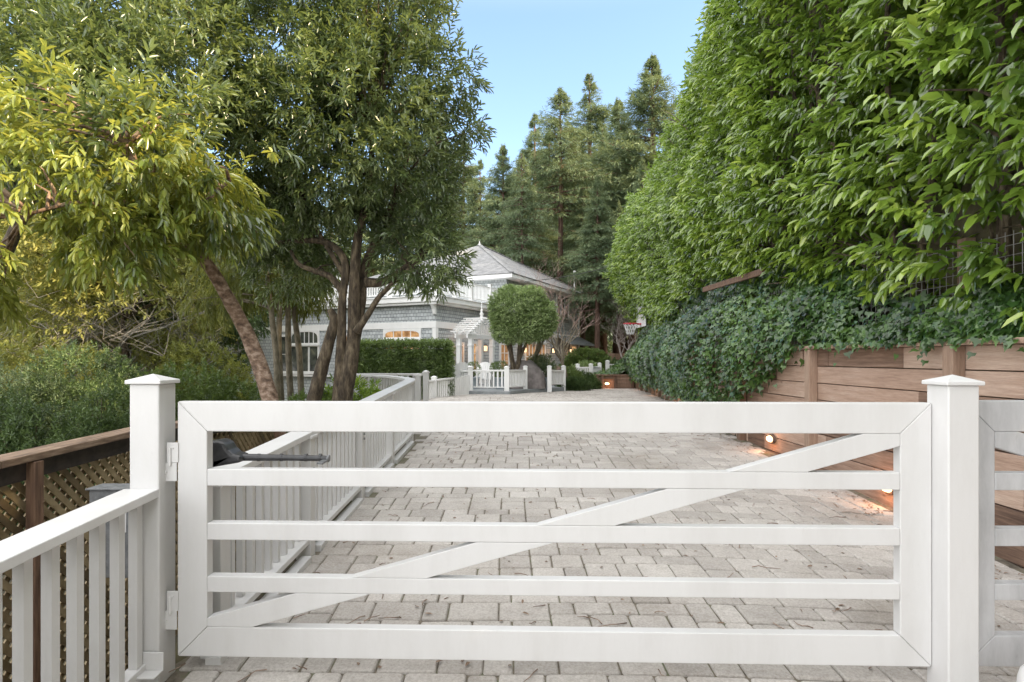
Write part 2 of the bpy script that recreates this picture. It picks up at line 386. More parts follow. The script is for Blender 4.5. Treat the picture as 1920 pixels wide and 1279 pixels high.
# paved driveway: individual tumbled pavers over a mossy bed
def left_edge(Y): return lerp_tab([(-3, -1.66), (2.75, -1.66), (2.9, -1.46), (8.8, -1.46), (10, -1.85), (11.5, -2.4), (14, -2.6), (18.3, -2.6), (19.6, -2.1), (20.6, -1.2), (22, .6), (23.5, 2.2), (27.5, 3.2)], Y)
def right_edge(Y): return wallx(Y)-.04
def drive():
    u = .071; mb = MB()
    nx = int(9/u); ny = int(29/u); occ = np.zeros((nx, ny), bool)
    x0 = -3.2; y0 = -1.2
    kinds = [(3, 2), (3, 2), (2, 3), (2, 2), (3, 3), (2, 2), (4, 3), (3, 4), (2, 3)]
    ang = R(-1.5)
    def warp(x, y):
        yy = y-.045*max(0, x-.2)**2-.02*math.sin(x*1.3+y*.5)
        xx = x+.02*math.sin(y*.9)
        return xx, yy
    def put(ax, ay, w, h):
        X0 = x0+ax*u; Y0 = y0+ay*u; X1 = X0+w*u; Y1 = Y0+h*u
        cx, cy = warp((X0+X1)/2, (Y0+Y1)/2)
        if cx-w*u/2 < left_edge(cy)+.0 or cx+w*u/2 > right_edge(cy)+.03 or cy > 26.6: return
        far = cy > 12
        g = random.uniform(.0022, .0052)*(1.0 if not far else .7); ch = random.uniform(.009, .020); top = random.uniform(-.003, .003); rot = random.uniform(-.016, .016)
        tx = random.uniform(-.012, .012); ty = random.uniform(-.012, .012)
        xa, xb, ya, yb = X0+g, X1-g, Y0+g, Y1-g
        def ring(ins, z):
            a, b, c, d = xa+ins, xb-ins, ya+ins, yb-ins; c1 = ch
            pts = [(a+c1, c), (b-c1, c), (b-c1*.3, c+c1*.3), (b, c+c1), (b, d-c1), (b-c1*.3, d-c1*.3), (b-c1, d), (a+c1, d), (a+c1*.3, d-c1*.3), (a, d-c1), (a, c+c1), (a+c1*.3, c+c1*.3)]
            out = []
            mx, my = (X0+X1)/2, (Y0+Y1)/2
            for i, (px, py) in enumerate(pts):
                dx, dy = px-mx, py-my
                px2, py2 = mx+dx-dy*rot, my+dy+dx*rot
                wx_, wy_ = warp(px2, py2)
                out.append((wx_, wy_, ground(wy_)+z+top+dx*tx+dy*ty))
            return out
        v = random.random()
        rings = [ring(0, -.035), ring(0, -.010), ring(.004, -.003), ring(.010, 0)] if not far else [ring(0, -.02), ring(.006, 0)]
        o = len(mb.v); n = 12
        for r in rings: mb.v += r
        for k in range(len(rings)-1):
            for i in range(n):
                j = (i+1) % n; mb.f.append((o+k*n+i, o+k*n+j, o+(k+1)*n+j, o+(k+1)*n+i)); mb.a.append(v); mb.m.append(0)
        mb.f.append(tuple(o+(len(rings)-1)*n+i for i in range(n))); mb.a.append(v); mb.m.append(0)
    jj = 0
    while jj < ny-5:
        ii = 0; sp_ = random.choice([2, 3])
        while ii < nx-3:
            run = random.randint(7, 14); lim = min(ii+run, nx)
            for (y_, h_) in ((0, sp_), (sp_, 5-sp_)):
                k = ii
                while k < lim:
                    rem = lim-k; w_ = random.choice([2, 3, 3, 4] if h_ == 3 else [2, 3, 4, 3])
                    if rem-w_ < 2: w_ = rem
                    if w_ > 4: w_ = rem//2
                    put(k, jj+y_, w_, h_); k += w_
            ii = lim; sp_ = 5-sp_ if random.random() < .7 else sp_
        jj += 5
    o = mb.build('driveway', 'paver'); tag(o, kind='structure')
    b = MB(); ys = np.arange(-4, 27.6, .5)
    for a, c in zip(ys, ys[1:]):
        k = len(b.v); za, zc = ground(a)-.012, ground(c)-.012
        b.v += [(left_edge(a)-.05, a, za), (right_edge(a)+.04, a, za), (right_edge(c)+.04, c, zc), (left_edge(c)-.05, c, zc)]
        b.f.append((k, k+1, k+2, k+3)); b.a.append(.5); b.m.append(0)
    tag(b.build('paving_bed', 'joint'), kind='structure')
drive()

# fallen twigs and leaves on the pavers
def litter():
    mb = MB()
    for _ in range(230):
        Y = 2.7+random.random()**1.4*10; x = random.uniform(left_edge(Y)+.1, 3.2)
        if random.random() < .35: x = random.choice([3.1+random.uniform(-.3, .15), -1.2+random.uniform(-.05, .5)])
        a = random.uniform(0, 6.28); L = random.uniform(.04, .2); p = Vector((x, Y, ground(Y)+.006)); pts = [p.copy()]
        for k in range(4):
            a += random.uniform(-.6, .6); p = p+Vector((math.cos(a), math.sin(a), 0))*L/4; p.z = ground(p.y)+.006+random.uniform(0, .008); pts.append(p.copy())
        mb.tube(pts, [.0032, .0028, .0025, .002, .0014], 4, cap=False)
    o = mb.build('fallen_twigs', 'bark_red'); tag(o, 'scattered thin reddish twigs fallen on the pale pavers', 'twigs', kind='stuff')
    lv = Leaves(); n = 900
    Y = 2.7+rng.uniform(0, 1, n)**1.5*13; X = rng.uniform(-1.3, 3.2, n)
    edge = rng.uniform(0, 1, n) < .5; X = np.where(edge, 3.28-np.abs(rng.normal(size=n))*.18, X)
    P = np.stack([X, Y, np.array([ground(y) for y in Y])+.008], 1)
    D = rng.normal(size=(n, 3)); D[:, 2] *= .12; U = rng.normal(size=(n, 3))*.3; U[:, 2] = 1
    lv.add(P, D, U, rng.uniform(.02, .05, n), rng.uniform(.008, .02, n), rng.uniform(0, 1, n))
    tag(lv.build('fallen_leaves', 'stain'), 'small dry brown leaves littering the paved driveway', 'leaves', kind='stuff')
litter()

# ------------------------------------------------------------------ gate
def post_mesh(w, z0, z1, capw, apex):
    mb = MB(); mb.box(-w/2, w/2, -w/2, w/2, z0, z1); body = mb
    c = MB(); h = capw/2; zc = z1+.001
    c.v = [(-h, -h, zc), (h, -h, zc), (h, h, zc), (-h, h, zc), (-h, -h, zc+.016), (h, -h, zc+.016), (h, h, zc+.016), (-h, h, zc+.016), (0, 0, zc+.016+apex)]
    c.f = [(0, 3, 2, 1), (0, 1, 5, 4), (1, 2, 6, 5), (2, 3, 7, 6), (3, 0, 4, 7), (4, 5, 8), (5, 6, 8), (6, 7, 8), (7, 4, 8)]
    c.a = [.5]*9; c.m = [0]*9
    return body, c
def gate_post(x, y, z1, label):
    t = empty('gate_post', (x, y, ground(y)), 0, label, 'gate post', 'white gate posts')
    b, c = post_mesh(.131, -.1, z1-ground(y), .158, .028)
    b.build('post', 'white', t, .006); c.build('post_cap', 'white', t, .003)
    return t
gpl = gate_post(-1.630, 2.665, 1.335, 'white square gate post with hinges, left of the gate')
gpr = gate_post(1.90, 2.531, 1.335, 'white square latch post with pyramid cap, right of the long gate')

def make_gate(origin, end, label, z0, z1, mirror=False, W=None, mat='white'):
    dx = end[0]-origin[0]; dy = end[1]-origin[1]; L = math.hypot(dx, dy); rz = math.atan2(dy, dx)
    t = empty('driveway_gate' if W is None else 'fixed_gate_panel', (origin[0], origin[1], 0), rz, label, 'gate' if W is None else 'gate panel')
    if W: L = W
    T = .052; h = .135; sw = .135
    def pr(name, pts, y0=0, y1=T, bev=.004):
        if mirror: pts = [(L-x, z) for x, z in reversed(pts)]
        mb = MB(); mb.prism(pts, y0, y1); return mb.build(name, mat, t, bev)
    e = .0006
    pr('top_rail', [(e, z1), (L-e, z1), (L-sw-e, z1-h), (sw+e, z1-h)])
    pr('bottom_rail', [(e, z0), (sw+e, z0+h), (L-sw-e, z0+h), (L-e, z0)])
    pr('stile', [(0, z0+e), (0, z1-e), (sw, z1-h-e), (sw, z0+h+e)])
    pr('stile', [(L, z1-e), (L, z0+e), (L-sw, z0+h+e), (L-sw, z1-h-e)])
    for a, b in ((.874, .950), (.630, .707), (.394, .466)):
        pr('rail', [(sw+e, a), (sw+e, b), (L-sw-e, b), (L-sw-e, a)], .0, T)
    # brace, top edge passes through the two surveyed points
    Lg = 3.36
    def xz(px, py):
        # intersect bearing with the gate plane
        k = (px-960)/F; ox, oy = origin; ux, uy = math.cos(rz), math.sin(rz)
        s = (k*oy-ox)/(ux-k*uy); Y = oy+s*uy; return s, EYE+(HOR-py)*Y/F
    if W is None:
        a = xz(670, 1080); b = xz(1615, 815); sl = (b[1]-a[1])/(b[0]-a[0])
        f = lambda x: a[1]+sl*(x-a[0])
    else:
        sl = .295; f = lambda x: 1.17+sl*(x-Lg+.1)+(Lg-L)*sl
    th = .098
    gaps = [(z0+h, .394), (.466, .630), (.707, .874), (.950, z1-h)]
    xl, xh = sw+.0008, L-sw-.0008
    def clip(poly, fn, inter):
        out = []
        for a, b in zip(poly, poly[1:]+poly[:1]):
            if fn(a): out.append(a)
            if fn(a) != fn(b): out.append(inter(a, b))
        return out
    for za, zb in gaps:
        za += .0005; zb -= .0005
        poly = [(xl, f(xl)-th), (xh, f(xh)-th), (xh, f(xh)), (xl, f(xl))]
        iz = lambda zc: (lambda a, b: (a[0]+(b[0]-a[0])*(zc-a[1])/(b[1]-a[1]), zc))
        poly = clip(poly, lambda p: p[1] >= za, iz(za)) if poly else poly
        poly = clip(poly, lambda p: p[1] <= zb, iz(zb)) if poly else poly
        if len(poly) >= 3 and max(p[1] for p in poly)-min(p[1] for p in poly) > .01:
            pr('brace', list(reversed(poly)), 0, T, .0025)
    return t
gate = make_gate((-1.512, 2.652), (1.832, 2.560), 'long white five-bar driveway gate with a diagonal brace', .103, 1.255)
# hinges
for i, (zz) in enumerate((.985, .315)):
    hm = MB()
    hm.box(-.046, .006, -.006, -.001, zz-.005, zz+.085); hm.box(-.060, -.002, -.004, .000, zz-.09, zz-.006)
    hm.tube([(-.03, -.008, zz-.02), (-.03, -.008, zz+.06)], .007, 8)
    hm.tube([(-.05, -.010, zz-.05), (-.05, -.002, zz-.05)], .006, 6); hm.tube([(-.018, -.010, zz+.06), (-.018, -.002, zz+.06)], .005, 6)
    hm.build('hinge', 'white', gate, .0015)
# grey panel to the right
panel = make_gate((1.972, 2.560), (5.2, 2.53), 'weathered grey-white gate panel fixed beside the right post', .105, 1.265, True, 2.4, 'white_dirty')
# it needs a jamb strip
mb = MB(); mb.box(-.001, .0295, -.012, .030, .04, 1.262); j = mb.build('jamb_strip', 'white_dirty', panel, .002); j.location.x = -.031
mb = MB(); mb.box(-.03, -.01, -.022, -.014, .92, .975); mb.build('latch', 'white', panel, .003)
# latch-side rounded white kerb bollard at the frame edge
t = MB(); t.lathe([(.075, 0), (.078, .12), (.075, .20), (.066, .235), (.045, .262), (.015, .275)], (0, 0, 0), 28)
o = t.build('bollard', 'white', None, 0, True); o.location = (2.06, 2.28, ground(2.28)); tag(o, 'short round-topped white bollard in front of the grey panel', 'bollard')

# opener
t = empty('gate_opener', (-1.40, 2.86, ground(2.86)), 0, 'dark grey gate opener with a long arm behind the gate', 'gate opener')
mb = MB(); prof = [(0, .86), (0, 1.028), (.09, 1.040), (.118, 1.030), (.140, .995), (.16, .976), (.20, .965), (.20, .935), (.0, .90)]
mb.prism([(x-.10, z) for x, z in prof], -.055, .055); mb.build('motor_housing', 'grey_plastic', t, .014, seg=3)
mb = MB(); mb.tube([(.09, 0, .952), (.30, -.002, .950), (.50, -.004, .947)], [.018, .015, .014], 12)
for x in (.16, .27, .39, .46): mb.tube([(x, 0, .951), (x+.012, 0, .951)], .019, 12)
mb.build('arm', 'grey_plastic', t, 0)
mb = MB(); mb.tube([(.50, -.004, .947), (.512, -.004, .946)], .018, 12); mb.box(.48, .51, -.10, -.0, .935, .944); mb.build('arm_bracket', 'steel', t, .002)
# control box behind the post
t = empty('control_box', (-1.86, 2.80, .40), 0, 'grey metal control box behind the left gate post', 'control box')
mb = MB(); mb.box(-.16, .11, 0, .10, .0, .42); mb.build('body', 'steel', t, .006)
mb = MB(); mb.box(-.17, .115, -.012, .11, .422, .43); mb.build('lid', 'steel', t, .002)
mb = MB(); mb.box(-.02, .02, -.0035, -.001, .22, .34); mb.build('sticker', 'white', t)

# ------------------------------------------------------------------ white balustrades
BAL = {}
def baluster_obj(parent, p, z0, z1, w, rz, mat='white'):
    key = (w, mat)
    if key not in BAL:
        mb = MB(); mb.box(-w/2, w/2, -w/2, w/2, 0, 1); BAL[key] = mb.build('baluster', mat, None).data
        bpy.data.objects.remove(bpy.data.objects[[o.name for o in COL.objects if o.data == BAL[key]][0]])
    o = bpy.data.objects.new('baluster', BAL[key]); COL.objects.link(o); o.parent = parent
    o.location = (p[0], p[1], z0); o.scale = (1, 1, z1-z0); o.rotation_euler = (0, 0, rz)
    return o
def fence(name, label, cat, pts, top, capw=.15, capt=.038, bw=.045, sp=.12, rail_z=.10, posts=(), postw=.10, posttop=None, cap_ext=0, group=None, mat='white', cap_side=0, railw=.06, sub=None):
    """pts: list of (x,y,zbase); top: height over base."""
    t = empty(name, (0, 0, 0), 0, label, cat, group)
    P = [Vector(p) for p in pts]
    def ribbon(w, za, zb, off=0):
        mb = MB(); n = len(P)
        for i, p in enumerate(P):
            d0 = (P[i]-P[i-1]) if i else (P[1]-P[0]); d1 = (P[i+1]-P[i]) if i < n-1 else d0
            d0 = Vector((d0.x, d0.y, 0)).normalized(); d1 = Vector((d1.x, d1.y, 0)).normalized()
            b = (d0+d1).normalized(); s = Vector((b.y, -b.x, 0))/max(.5, b.dot(d1))
            for k, z in ((off-w/2, za), (off+w/2, za), (off+w/2, zb), (off-w/2, zb)):
                q = p+s*k; mb.v.append((q.x, q.y, p.z+z))
        for i in range(n-1):
            for k in range(4):
                l = (k+1) % 4; mb.f.append((i*4+k, i*4+l, i*4+4+l, i*4+4+k))
        mb.f += [(3, 2, 1, 0), tuple((n-1)*4+k for k in range(4))]; mb.a = [.5]*len(mb.f); mb.m = [0]*len(mb.f)
        return mb
    ribbon(capw, top-capt, top, cap_side).build('cap_rail', mat, t, .004)
    ribbon(railw, rail_z-.035, rail_z).build('bottom_rail', mat, t, .003)
    # balusters
    acc = 0; d_next = sp*.6; n = 0
    for a, b in zip(P, P[1:]):
        L = (b-a).xy.length; rz = math.atan2(b.y-a.y, b.x-a.x)
        while d_next <= acc+L:
            k = (d_next-acc)/L; q = a.lerp(b, k); n += 1
            if not any((q.xy-Vector(pp[:2])).length < postw*.75 for pp in posts):
                baluster_obj(t, q, q.z+rail_z+.001, q.z+top-capt-.001, bw, rz, mat)
            d_next += sp
        acc += L
    for pp in posts:
        x, y, z = pp[:3]; tp = pp[3] if len(pp) > 3 else (posttop if posttop is not None else top-capt-.001)
        mb = MB(); mb.box(-postw/2, postw/2, -postw/2, postw/2, 0, tp)
        po = mb.build('post', mat, t, .004); po.location = (x, y, z)
        if tp > top:
            c = MB(); h = postw/2+.015; c.box(-h, h, -h, h, tp+.001, tp+.022); c.lathe([(h*.85, tp+.023), (h*.6, tp+.045), (.01, tp+.055)], (0, 0, 0), 12)
            k = c.build('post_cap', mat, po, .003)
    return t
def gp(x, y, dz=0): return (x, y, ground(y)+dz)
# near railing, left of the gate
near = fence('railing', 'near white railing running from the left gate post toward the viewer', 'railing',
     [gp(-1.60, .55), gp(-1.643, 2.60)], 0.868, .155, .038, .038, .121, .10, posts=[(-1.60, .55, ground(.55)-.1, .9)])
mb = MB(); mb.box(-.045, .075, -.008, .0, -.03, .055); mb.box(-.045, .075, -.075, -.009, -.03, -.022); o = mb.build('post_bracket', 'white', near, .006); o.location = (-1.612, 2.592, .10)
# curved railing along the driveway
curve = [(-1.475, 2.76), (-1.465, 4.1), (-1.465, 5.5), (-1.465, 6.9), (-1.46, 8.35), (-1.56, 9.0), (-1.80, 9.75), (-2.15, 10.45), (-2.55, 11.0), (-3.0, 11.35)]
cp = [gp(x, y) for x, y in curve]
cp = [(x, y, min(z, .27)) for x, y, z in cp]
drv = fence('railing', 'long curved white railing along the left edge of the driveway', 'railing', cp, .868, .155, .038, .035, .118, .13,
      posts=[(-1.44, y, ground(y)-.05, .87) for y in (2.85, 4.1, 5.5, 6.9)]+[(-1.45, 8.3, ground(8.3)-.05, .87), (-1.82, 9.75, .2, .88), (-3.0, 11.36, -.5, 1.6)], railw=.13)
mb = MB()
for a, b in zip([-.0+2.75, 4.2, 5.6, 7.0], [4.0, 5.4, 6.8, 8.2]):
    mb.quadbox([(-1.44, a, ground(a)-.06), (-1.365, a, ground(a)-.06), (-1.365, b, ground(b)-.06), (-1.44, b, ground(b)-.06),
                (-1.44, a, ground(a)+.035), (-1.365, a, ground(a)+.035), (-1.365, b, ground(b)+.035), (-1.44, b, ground(b)+.035)])
mb.build('kick_board', 'white', drv, .004)
for y in (4.1, 5.5, 6.9):
    b = MB()
    for dz in (.0, .045): b.tube([(-1.389, y, ground(y)+.56+dz), (-1.378, y, ground(y)+.56+dz)], .011, 10)
    b.build('bolt', 'steel', drv)
fence('railing', 'tall straight white railing crossing behind the end of the curved railing', 'railing', [(-3.05, 11.75, .15), (-1.74, 11.62, .15)], 1.0, .12, .04, .038, .115, .12,
      posts=[(-1.70, 11.60, .0, 1.16), (-1.86, 11.62, .0, 1.10)], postw=.11)
def at(px, Y, zb): return ((px-960)*Y/F, Y, zb)
fence('railing', 'low white railing with one round-capped post between tall railing and picket gate', 'railing',
      [at(796, 17.2, .10), at(815, 17.9, .10), at(853, 19.3, .14)], 0.70, .10, .05, .045, .15, .11, posts=[at(814, 17.9, .02)+(.84,)], postw=.16, mat='white_far')
# picket gate
t = empty('picket_gate', at(854, 19.35, .10), 0, 'narrow solid white picket gate beside the low railing', 'picket gate')
d = Vector(at(881, 20.2, 0))-Vector(at(854, 19.35, 0)); L = d.xy.length; t.rotation_euler.z = math.atan2(d.y, d.x)
n = 7
mb = MB()
for i in range(n):
    a = L*(i+.06)/n; b = L*(i+.94)/n; mb.box(a, b, 0, .03, .0, .68+.14*i/n+.02*math.sin(i))
mb.build('pickets', 'white_far', t, .004)
mb = MB(); mb.box(0, L, .032, .06, .12, .2); mb.box(0, L, .032, .06, .5, .58); mb.build('gate_rails', 'white_far', t)
# deck and its fences
dk = MB()
pts = [(-1.52, 20.15), (-.05, 19.95), (.62, 21.2), (1.35, 21.9), (2.0, 22.6), (2.3, 24.4), (.6, 31), (-3.0, 23.6)]
o_ = len(dk.v); zt = .33
dk.v += [(x, y, zt) for x, y in pts]+[(x, y, .0) for x, y in pts]; k = len(pts)
dk.f.append(tuple(range(k)))
for i in range(k): dk.f.append((i, k+i, k+(i+1) % k, (i+1) % k))
dk.a = [.5]*(k+1); dk.m = [0]*(k+1)
dko = dk.build('deck', 'deckgrey', None, .01); tag(dko, 'low grey painted deck in front of the house entrance', 'deck')
zd = .335
fence('deck_fence', 'white deck fence panel facing the driveway, in front of the armchairs', 'fence', [at(882, 20.3, zd), at(950, 20.15, zd)], .72, .10, .055, .05, .145, .14,
      posts=[at(882, 20.3, zd-.1)+(.90,), at(950, 20.15, zd-.1)+(.90,)], postw=.17, mat='white_far', group='white deck fence panels')
fence('deck_fence', 'short angled white deck fence panel beside the covered grill', 'fence', [at(953, 20.3, zd), at(984, 21.4, zd-.02)], .72, .10, .055, .045, .115, .14,
      posts=[at(985, 21.5, zd-.1)+(.90,)], postw=.15, mat='white_far', group='white deck fence panels')
fence('deck_fence', 'short white deck fence panel right of the stone planter', 'fence', [at(1031, 21.9, zd-.05), at(1056, 22.7, zd-.08)], .74, .10, .055, .045, .115, .22,
      posts=[at(1030, 21.8, zd-.15)+(.95,), at(1056.5, 22.8, zd-.18)+(.97,)], postw=.16, mat='white_far', group='white deck fence panels')
fence('deck_fence', 'white fence at the back of the deck behind the picket gate', 'fence', [at(838, 22.6, zd-.02), at(882, 21.0, zd-.02)], .70, .10, .055, .05, .14, .2, mat='white_far', group='white deck fence panels')
fence('deck_fence', 'white deck fence seen between covered grill and stone planter', 'fence', [at(1000, 24, .25), at(1024, 25, .25)], .75, .10, .055, .05, .15, .15, mat='white_far', group='white deck fence panels')
fence('garden_fence', 'white garden fence behind the clipped ball bush', 'fence', [at(1083, 28.2, .10), at(1106, 27.2, .12), at(1124, 29.5, .12)], .93, .10, .06, .05, .16, .2,
      posts=[at(1083, 28.3, .0)+(1.14,), at(1108, 27.2, .0)+(1.16,), at(1124, 29.6, .0)+(1.18,)], postw=.18, mat='white_far', group='white garden fence lengths')
fence('garden_fence', 'white garden fence length behind the timber planter bank', 'fence', [at(1138, 31, .25), at(1166, 31.2, .25)], .9, .10, .06, .05, .17, .15,
      posts=[at(1139, 31, .1)+(1.2,)], postw=.19, mat='white_far', group='white garden fence lengths')

# ------------------------------------------------------------------ lattice fence
t = empty('lattice_fence', (0, 0, 0), 0, 'brown wooden lattice fence with a flat cap, left of the white railing', 'lattice fence')
def lz(y): return lerp_tab([(-1, .90), (2.6, .995), (3.7, 1.02), (5.8, .955)], y)
Y0, Y1 = -.2, 5.8; lx = -2.33
mb = MB(); ya = Y0
while ya < Y1:
    yb = min([q for q in (1.4, 2.6, 3.7, Y1) if q > ya+.01]); mb.quadbox([(lx-.07, ya, lz(ya)-.035), (lx+.07, ya, lz(ya)-.035), (lx+.07, yb-.003, lz(yb)-.035), (lx-.07, yb-.003, lz(yb)-.035),
        (lx-.07, ya, lz(ya)), (lx+.07, ya, lz(ya)), (lx+.07, yb-.003, lz(yb)), (lx-.07, yb-.003, lz(yb))], random.random()); ya = yb
mb.build('cap_rail', 'stain', t, .004)
mb = MB()
for a_, b_ in ((Y0, 2.59), (2.6, 3.69), (3.7, 5.79)): mb.beam((lx+.02, a_, lz(a_)-.082), (lx+.02, b_, lz(b_)-.082), .03, .085)
mb.build('upper_rail', 'dark', t, .003)
for y in (-.1, 1.4, 2.80, 4.35, 5.7):
    mb = MB(); mb.box(lx+.030, lx+.075, y-.028, y+.028, -1.3, lz(y)-.040); mb.build('post', 'stain_post', t, .004)
mb = MB(); c45 = math.cos(R(45))
zlo, sp, w = -.75, .052, .032
for layer, (dxn, sgn) in enumerate(((lx-.012, 1), (lx-.001, -1))):
    c = -3.0
    while c < 12:
        # slat: y = c + sgn*z
        za, zb = zlo, lz(c)-.12
        a = max(Y0, min(Y1, c+sgn*za)); b = max(Y0, min(Y1, c+sgn*zb))
        if abs(b-a) > .02:
            z_a = (a-c)*sgn; z_b = (b-c)*sgn
            mb.beam((dxn, a, z_a), (dxn, b, z_b), .008, w, random.random(), up=Vector((0, -sgn, 1)).normalized())
        c += sp*1.414
mb.build('lattice_panel', 'lattice', t)

# ------------------------------------------------------------------ timber retaining wall
def wall():
    t = empty('retaining_wall', (0, 0, 0), 0, 'long redwood plank retaining wall with posts along the driveway', 'retaining wall')
    mb = MB(); ph = .187; ztop = 1.545
    for r in range(9):
        z1 = ztop-r*ph; z0 = z1-ph+.008; y = -.5+random.uniform(0, 1.5)-2
        while y < 25.2:
            L = random.choice([.55, 1.2, 1.9, 2.4, 2.9]) if y < 10 else random.uniform(1.0, 1.6); yb = min(y+L, 25.2)
            o1 = random.uniform(0, .012)
            xa, xb = wallx(y), wallx(yb); xo = 0
            mb.quadbox([(xa-o1, y, z0), (xa+.045, y, z0), (xb+.045, yb-.006, z0), (xb-o1, yb-.006, z0), (xa-o1, y, z1), (xa+.045, y, z1), (xb+.045, yb-.006, z1), (xb-o1, yb-.006, z1)], random.random())
            y = yb
    mb.build('planks', 'plank', t, .006)
    mb = MB(); y = -2
    while y < 25:
        yb = y+(2.6 if y < 8 else 1.3); mb.quadbox([(wallx(y)-.10, y, 1.548), (wallx(y)+.10, y, 1.548), (wallx(yb)+.10, yb-.004, 1.548), (wallx(yb)-.10, yb-.004, 1.548),
                         (wallx(y)-.10, y, 1.588), (wallx(y)+.10, y, 1.588), (wallx(yb)+.10, yb-.004, 1.588), (wallx(yb)-.10, yb-.004, 1.588)], random.uniform(.3, .9)); y = yb
    mb.build('cap_rail', 'plank', t, .005)
    for y in (.15, 2.3, 4.44, 6.56, 8.55, 10.3, 12.0, 13.7, 15.3, 16.9, 18.4, 20, 21.6, 23.2, 24.8):
        x = wallx(y); mb = MB(); mb.box(x-.105, x-.010, y-.055, y+.055, ground(y)-.1, 1.545, random.random()); mb.build('post', 'plankpost', t, .005)
wall()
# low timber planter at the far end
t = empty('timber_planter', (0, 0, 0), 0, 'low timber planter wall at the far end of the driveway', 'planter wall')
A = Vector(at(1119, 25.2, .1)); B = Vector(at(1187, 24.9, .1)); mb = MB()
for r in range(4):
    z = .06+r*.165; mb.beam(A+Vector((0, 0, z+.08-.1)), B+Vector((0, 0, z+.08-.1)), .05, .16, random.random())
mb.build('planks', 'plankpost', t, .004)
mb = MB(); mb.beam(A+Vector((-.1, -.06, .64)), B+Vector((.1, -.06, .64)), .24, .045, .3); mb.build('cap_rail', 'plankpost', t, .004)
for k in (0, .15, .5, .98):
    p = A.lerp(B, k); mb = MB(); mb.box(p.x-.06, p.x+.06, p.y-.13, p.y-.03, .0, .70, random.random()*.5); mb.build('post', 'plankpost', t, .004)
mb = MB(); mb.beam(A+Vector((.0, .05, .26)), A+Vector((-.2, 2.2, .26)), .05, .62, .3); mb.build('side_planks', 'plankpost', t, .004)

def wall_light(p, face, label, power, s=1.0, light=True):
    # face: outward horizontal unit vector
    t = empty('wall_light', p, math.atan2(face[1], face[0]), label, 'wall light', 'lit oval lights on the timber walls')
    mb = MB(); n = 20
    def oval(x, ry, rz): return [(x, ry*math.cos(2*math.pi*k/n), rz*math.sin(2*math.pi*k/n)) for k in range(n)]
    rings = [oval(0, .105*s, .062*s), oval(.030*s, .105*s, .062*s), oval(.042*s, .092*s, .050*s), oval(.038*s, .080*s, .042*s)]
    for r in rings: mb.v += r
    for i in range(3):
        for k in range(n): mb.f.append((i*n+k, i*n+(k+1) % n, (i+1)*n+(k+1) % n, (i+1)*n+k))
    mb.a = [.5]*len(mb.f); mb.m = [0]*len(mb.f); mb.build('housing', 'bark_redwood', t, 0, True)
    mb = MB(); rings = [oval(.036*s, .080*s, .042*s), oval(.058*s, .066*s, .034*s), oval(.070*s, .036*s, .018*s)]
    for r in rings: mb.v += r
    for i in range(2):
        for k in range(n): mb.f.append((i*n+k, i*n+(k+1) % n, (i+1)*n+(k+1) % n, (i+1)*n+k))
    mb.f.append(tuple(2*n+k for k in range(n))); mb.a = [.5]*len(mb.f); mb.m = [0]*len(mb.f); mb.build('lens', 'bulb', t, 0, True)
    if light:
        ld = bpy.data.lights.new('wall_lamp', 'POINT'); ld.energy = power; ld.color = (1, .42, .18); ld.shadow_soft_size = .05
        lo = bpy.data.objects.new('lamp', ld); COL.objects.link(lo); lo.parent = t; lo.location = (.11*s, 0, -.01)
def wl(y, label, power, s=1, dz=.17):
    x = wallx(y)-.012; wall_light((x, y, ground(y)+dz), (-1, -.0), label, power, s)
wl(7.62, 'lit oval light on the timber wall, seen just below the gate top rail', 3.5)
wl(5.25, 'lit oval light low on the timber wall, hidden behind the second gate bar', 3.5)
wl(14.9, 'lit oval light on the timber wall under the ivy edge, nearest above the gate', 3, 1.0, .33)
wl(19.2, 'lit oval light on the timber wall under the ivy, middle of the far three', 3, 1.0, .30)
wl(23.4, 'lit oval light on the timber wall nearest the low timber planter', 3, 1.0, .30)
wall_light(tuple(A.lerp(B, .28)+Vector((0, -.03, .27))), (0, -1), 'lit oval light on the front of the low timber planter', 3, 1.2)

# wire grid fence and old rail above the wall, in the hedge
t = empty('wire_grid_fence', (0, 0, 0), 0, 'grey wire grid fence standing behind the wall under the hedge', 'wire fence')
mb = MB(); xg = 3.72
y = 1.5
while y < 9.0: mb.tube([(xg, y, 1.55), (xg, y, 2.40)], .0028, 4, cap=False); y += .075
z = 1.62
while z < 2.40: mb.tube([(xg, 1.5, z), (xg, 9, z)], .0028, 4, cap=False); z += .075
mb.build('wire_grid', 'mesh_wire', t)
for y in (2.4, 4.9, 7.35):
    mb = MB(); mb.box(xg+.03, xg+.12, y-.045, y+.045, 1.4, 2.45, .5); mb.build('post', 'plankpost', t, .004)
t = MB(); t.beam((3.56, 8.3, 2.68), (3.50, 10.7, 2.70), .05, .09, .4)
tag(t.build('handrail', 'stain_post', None, .004), 'weathered wooden rail showing between the ivy and the hedge', 'rail')

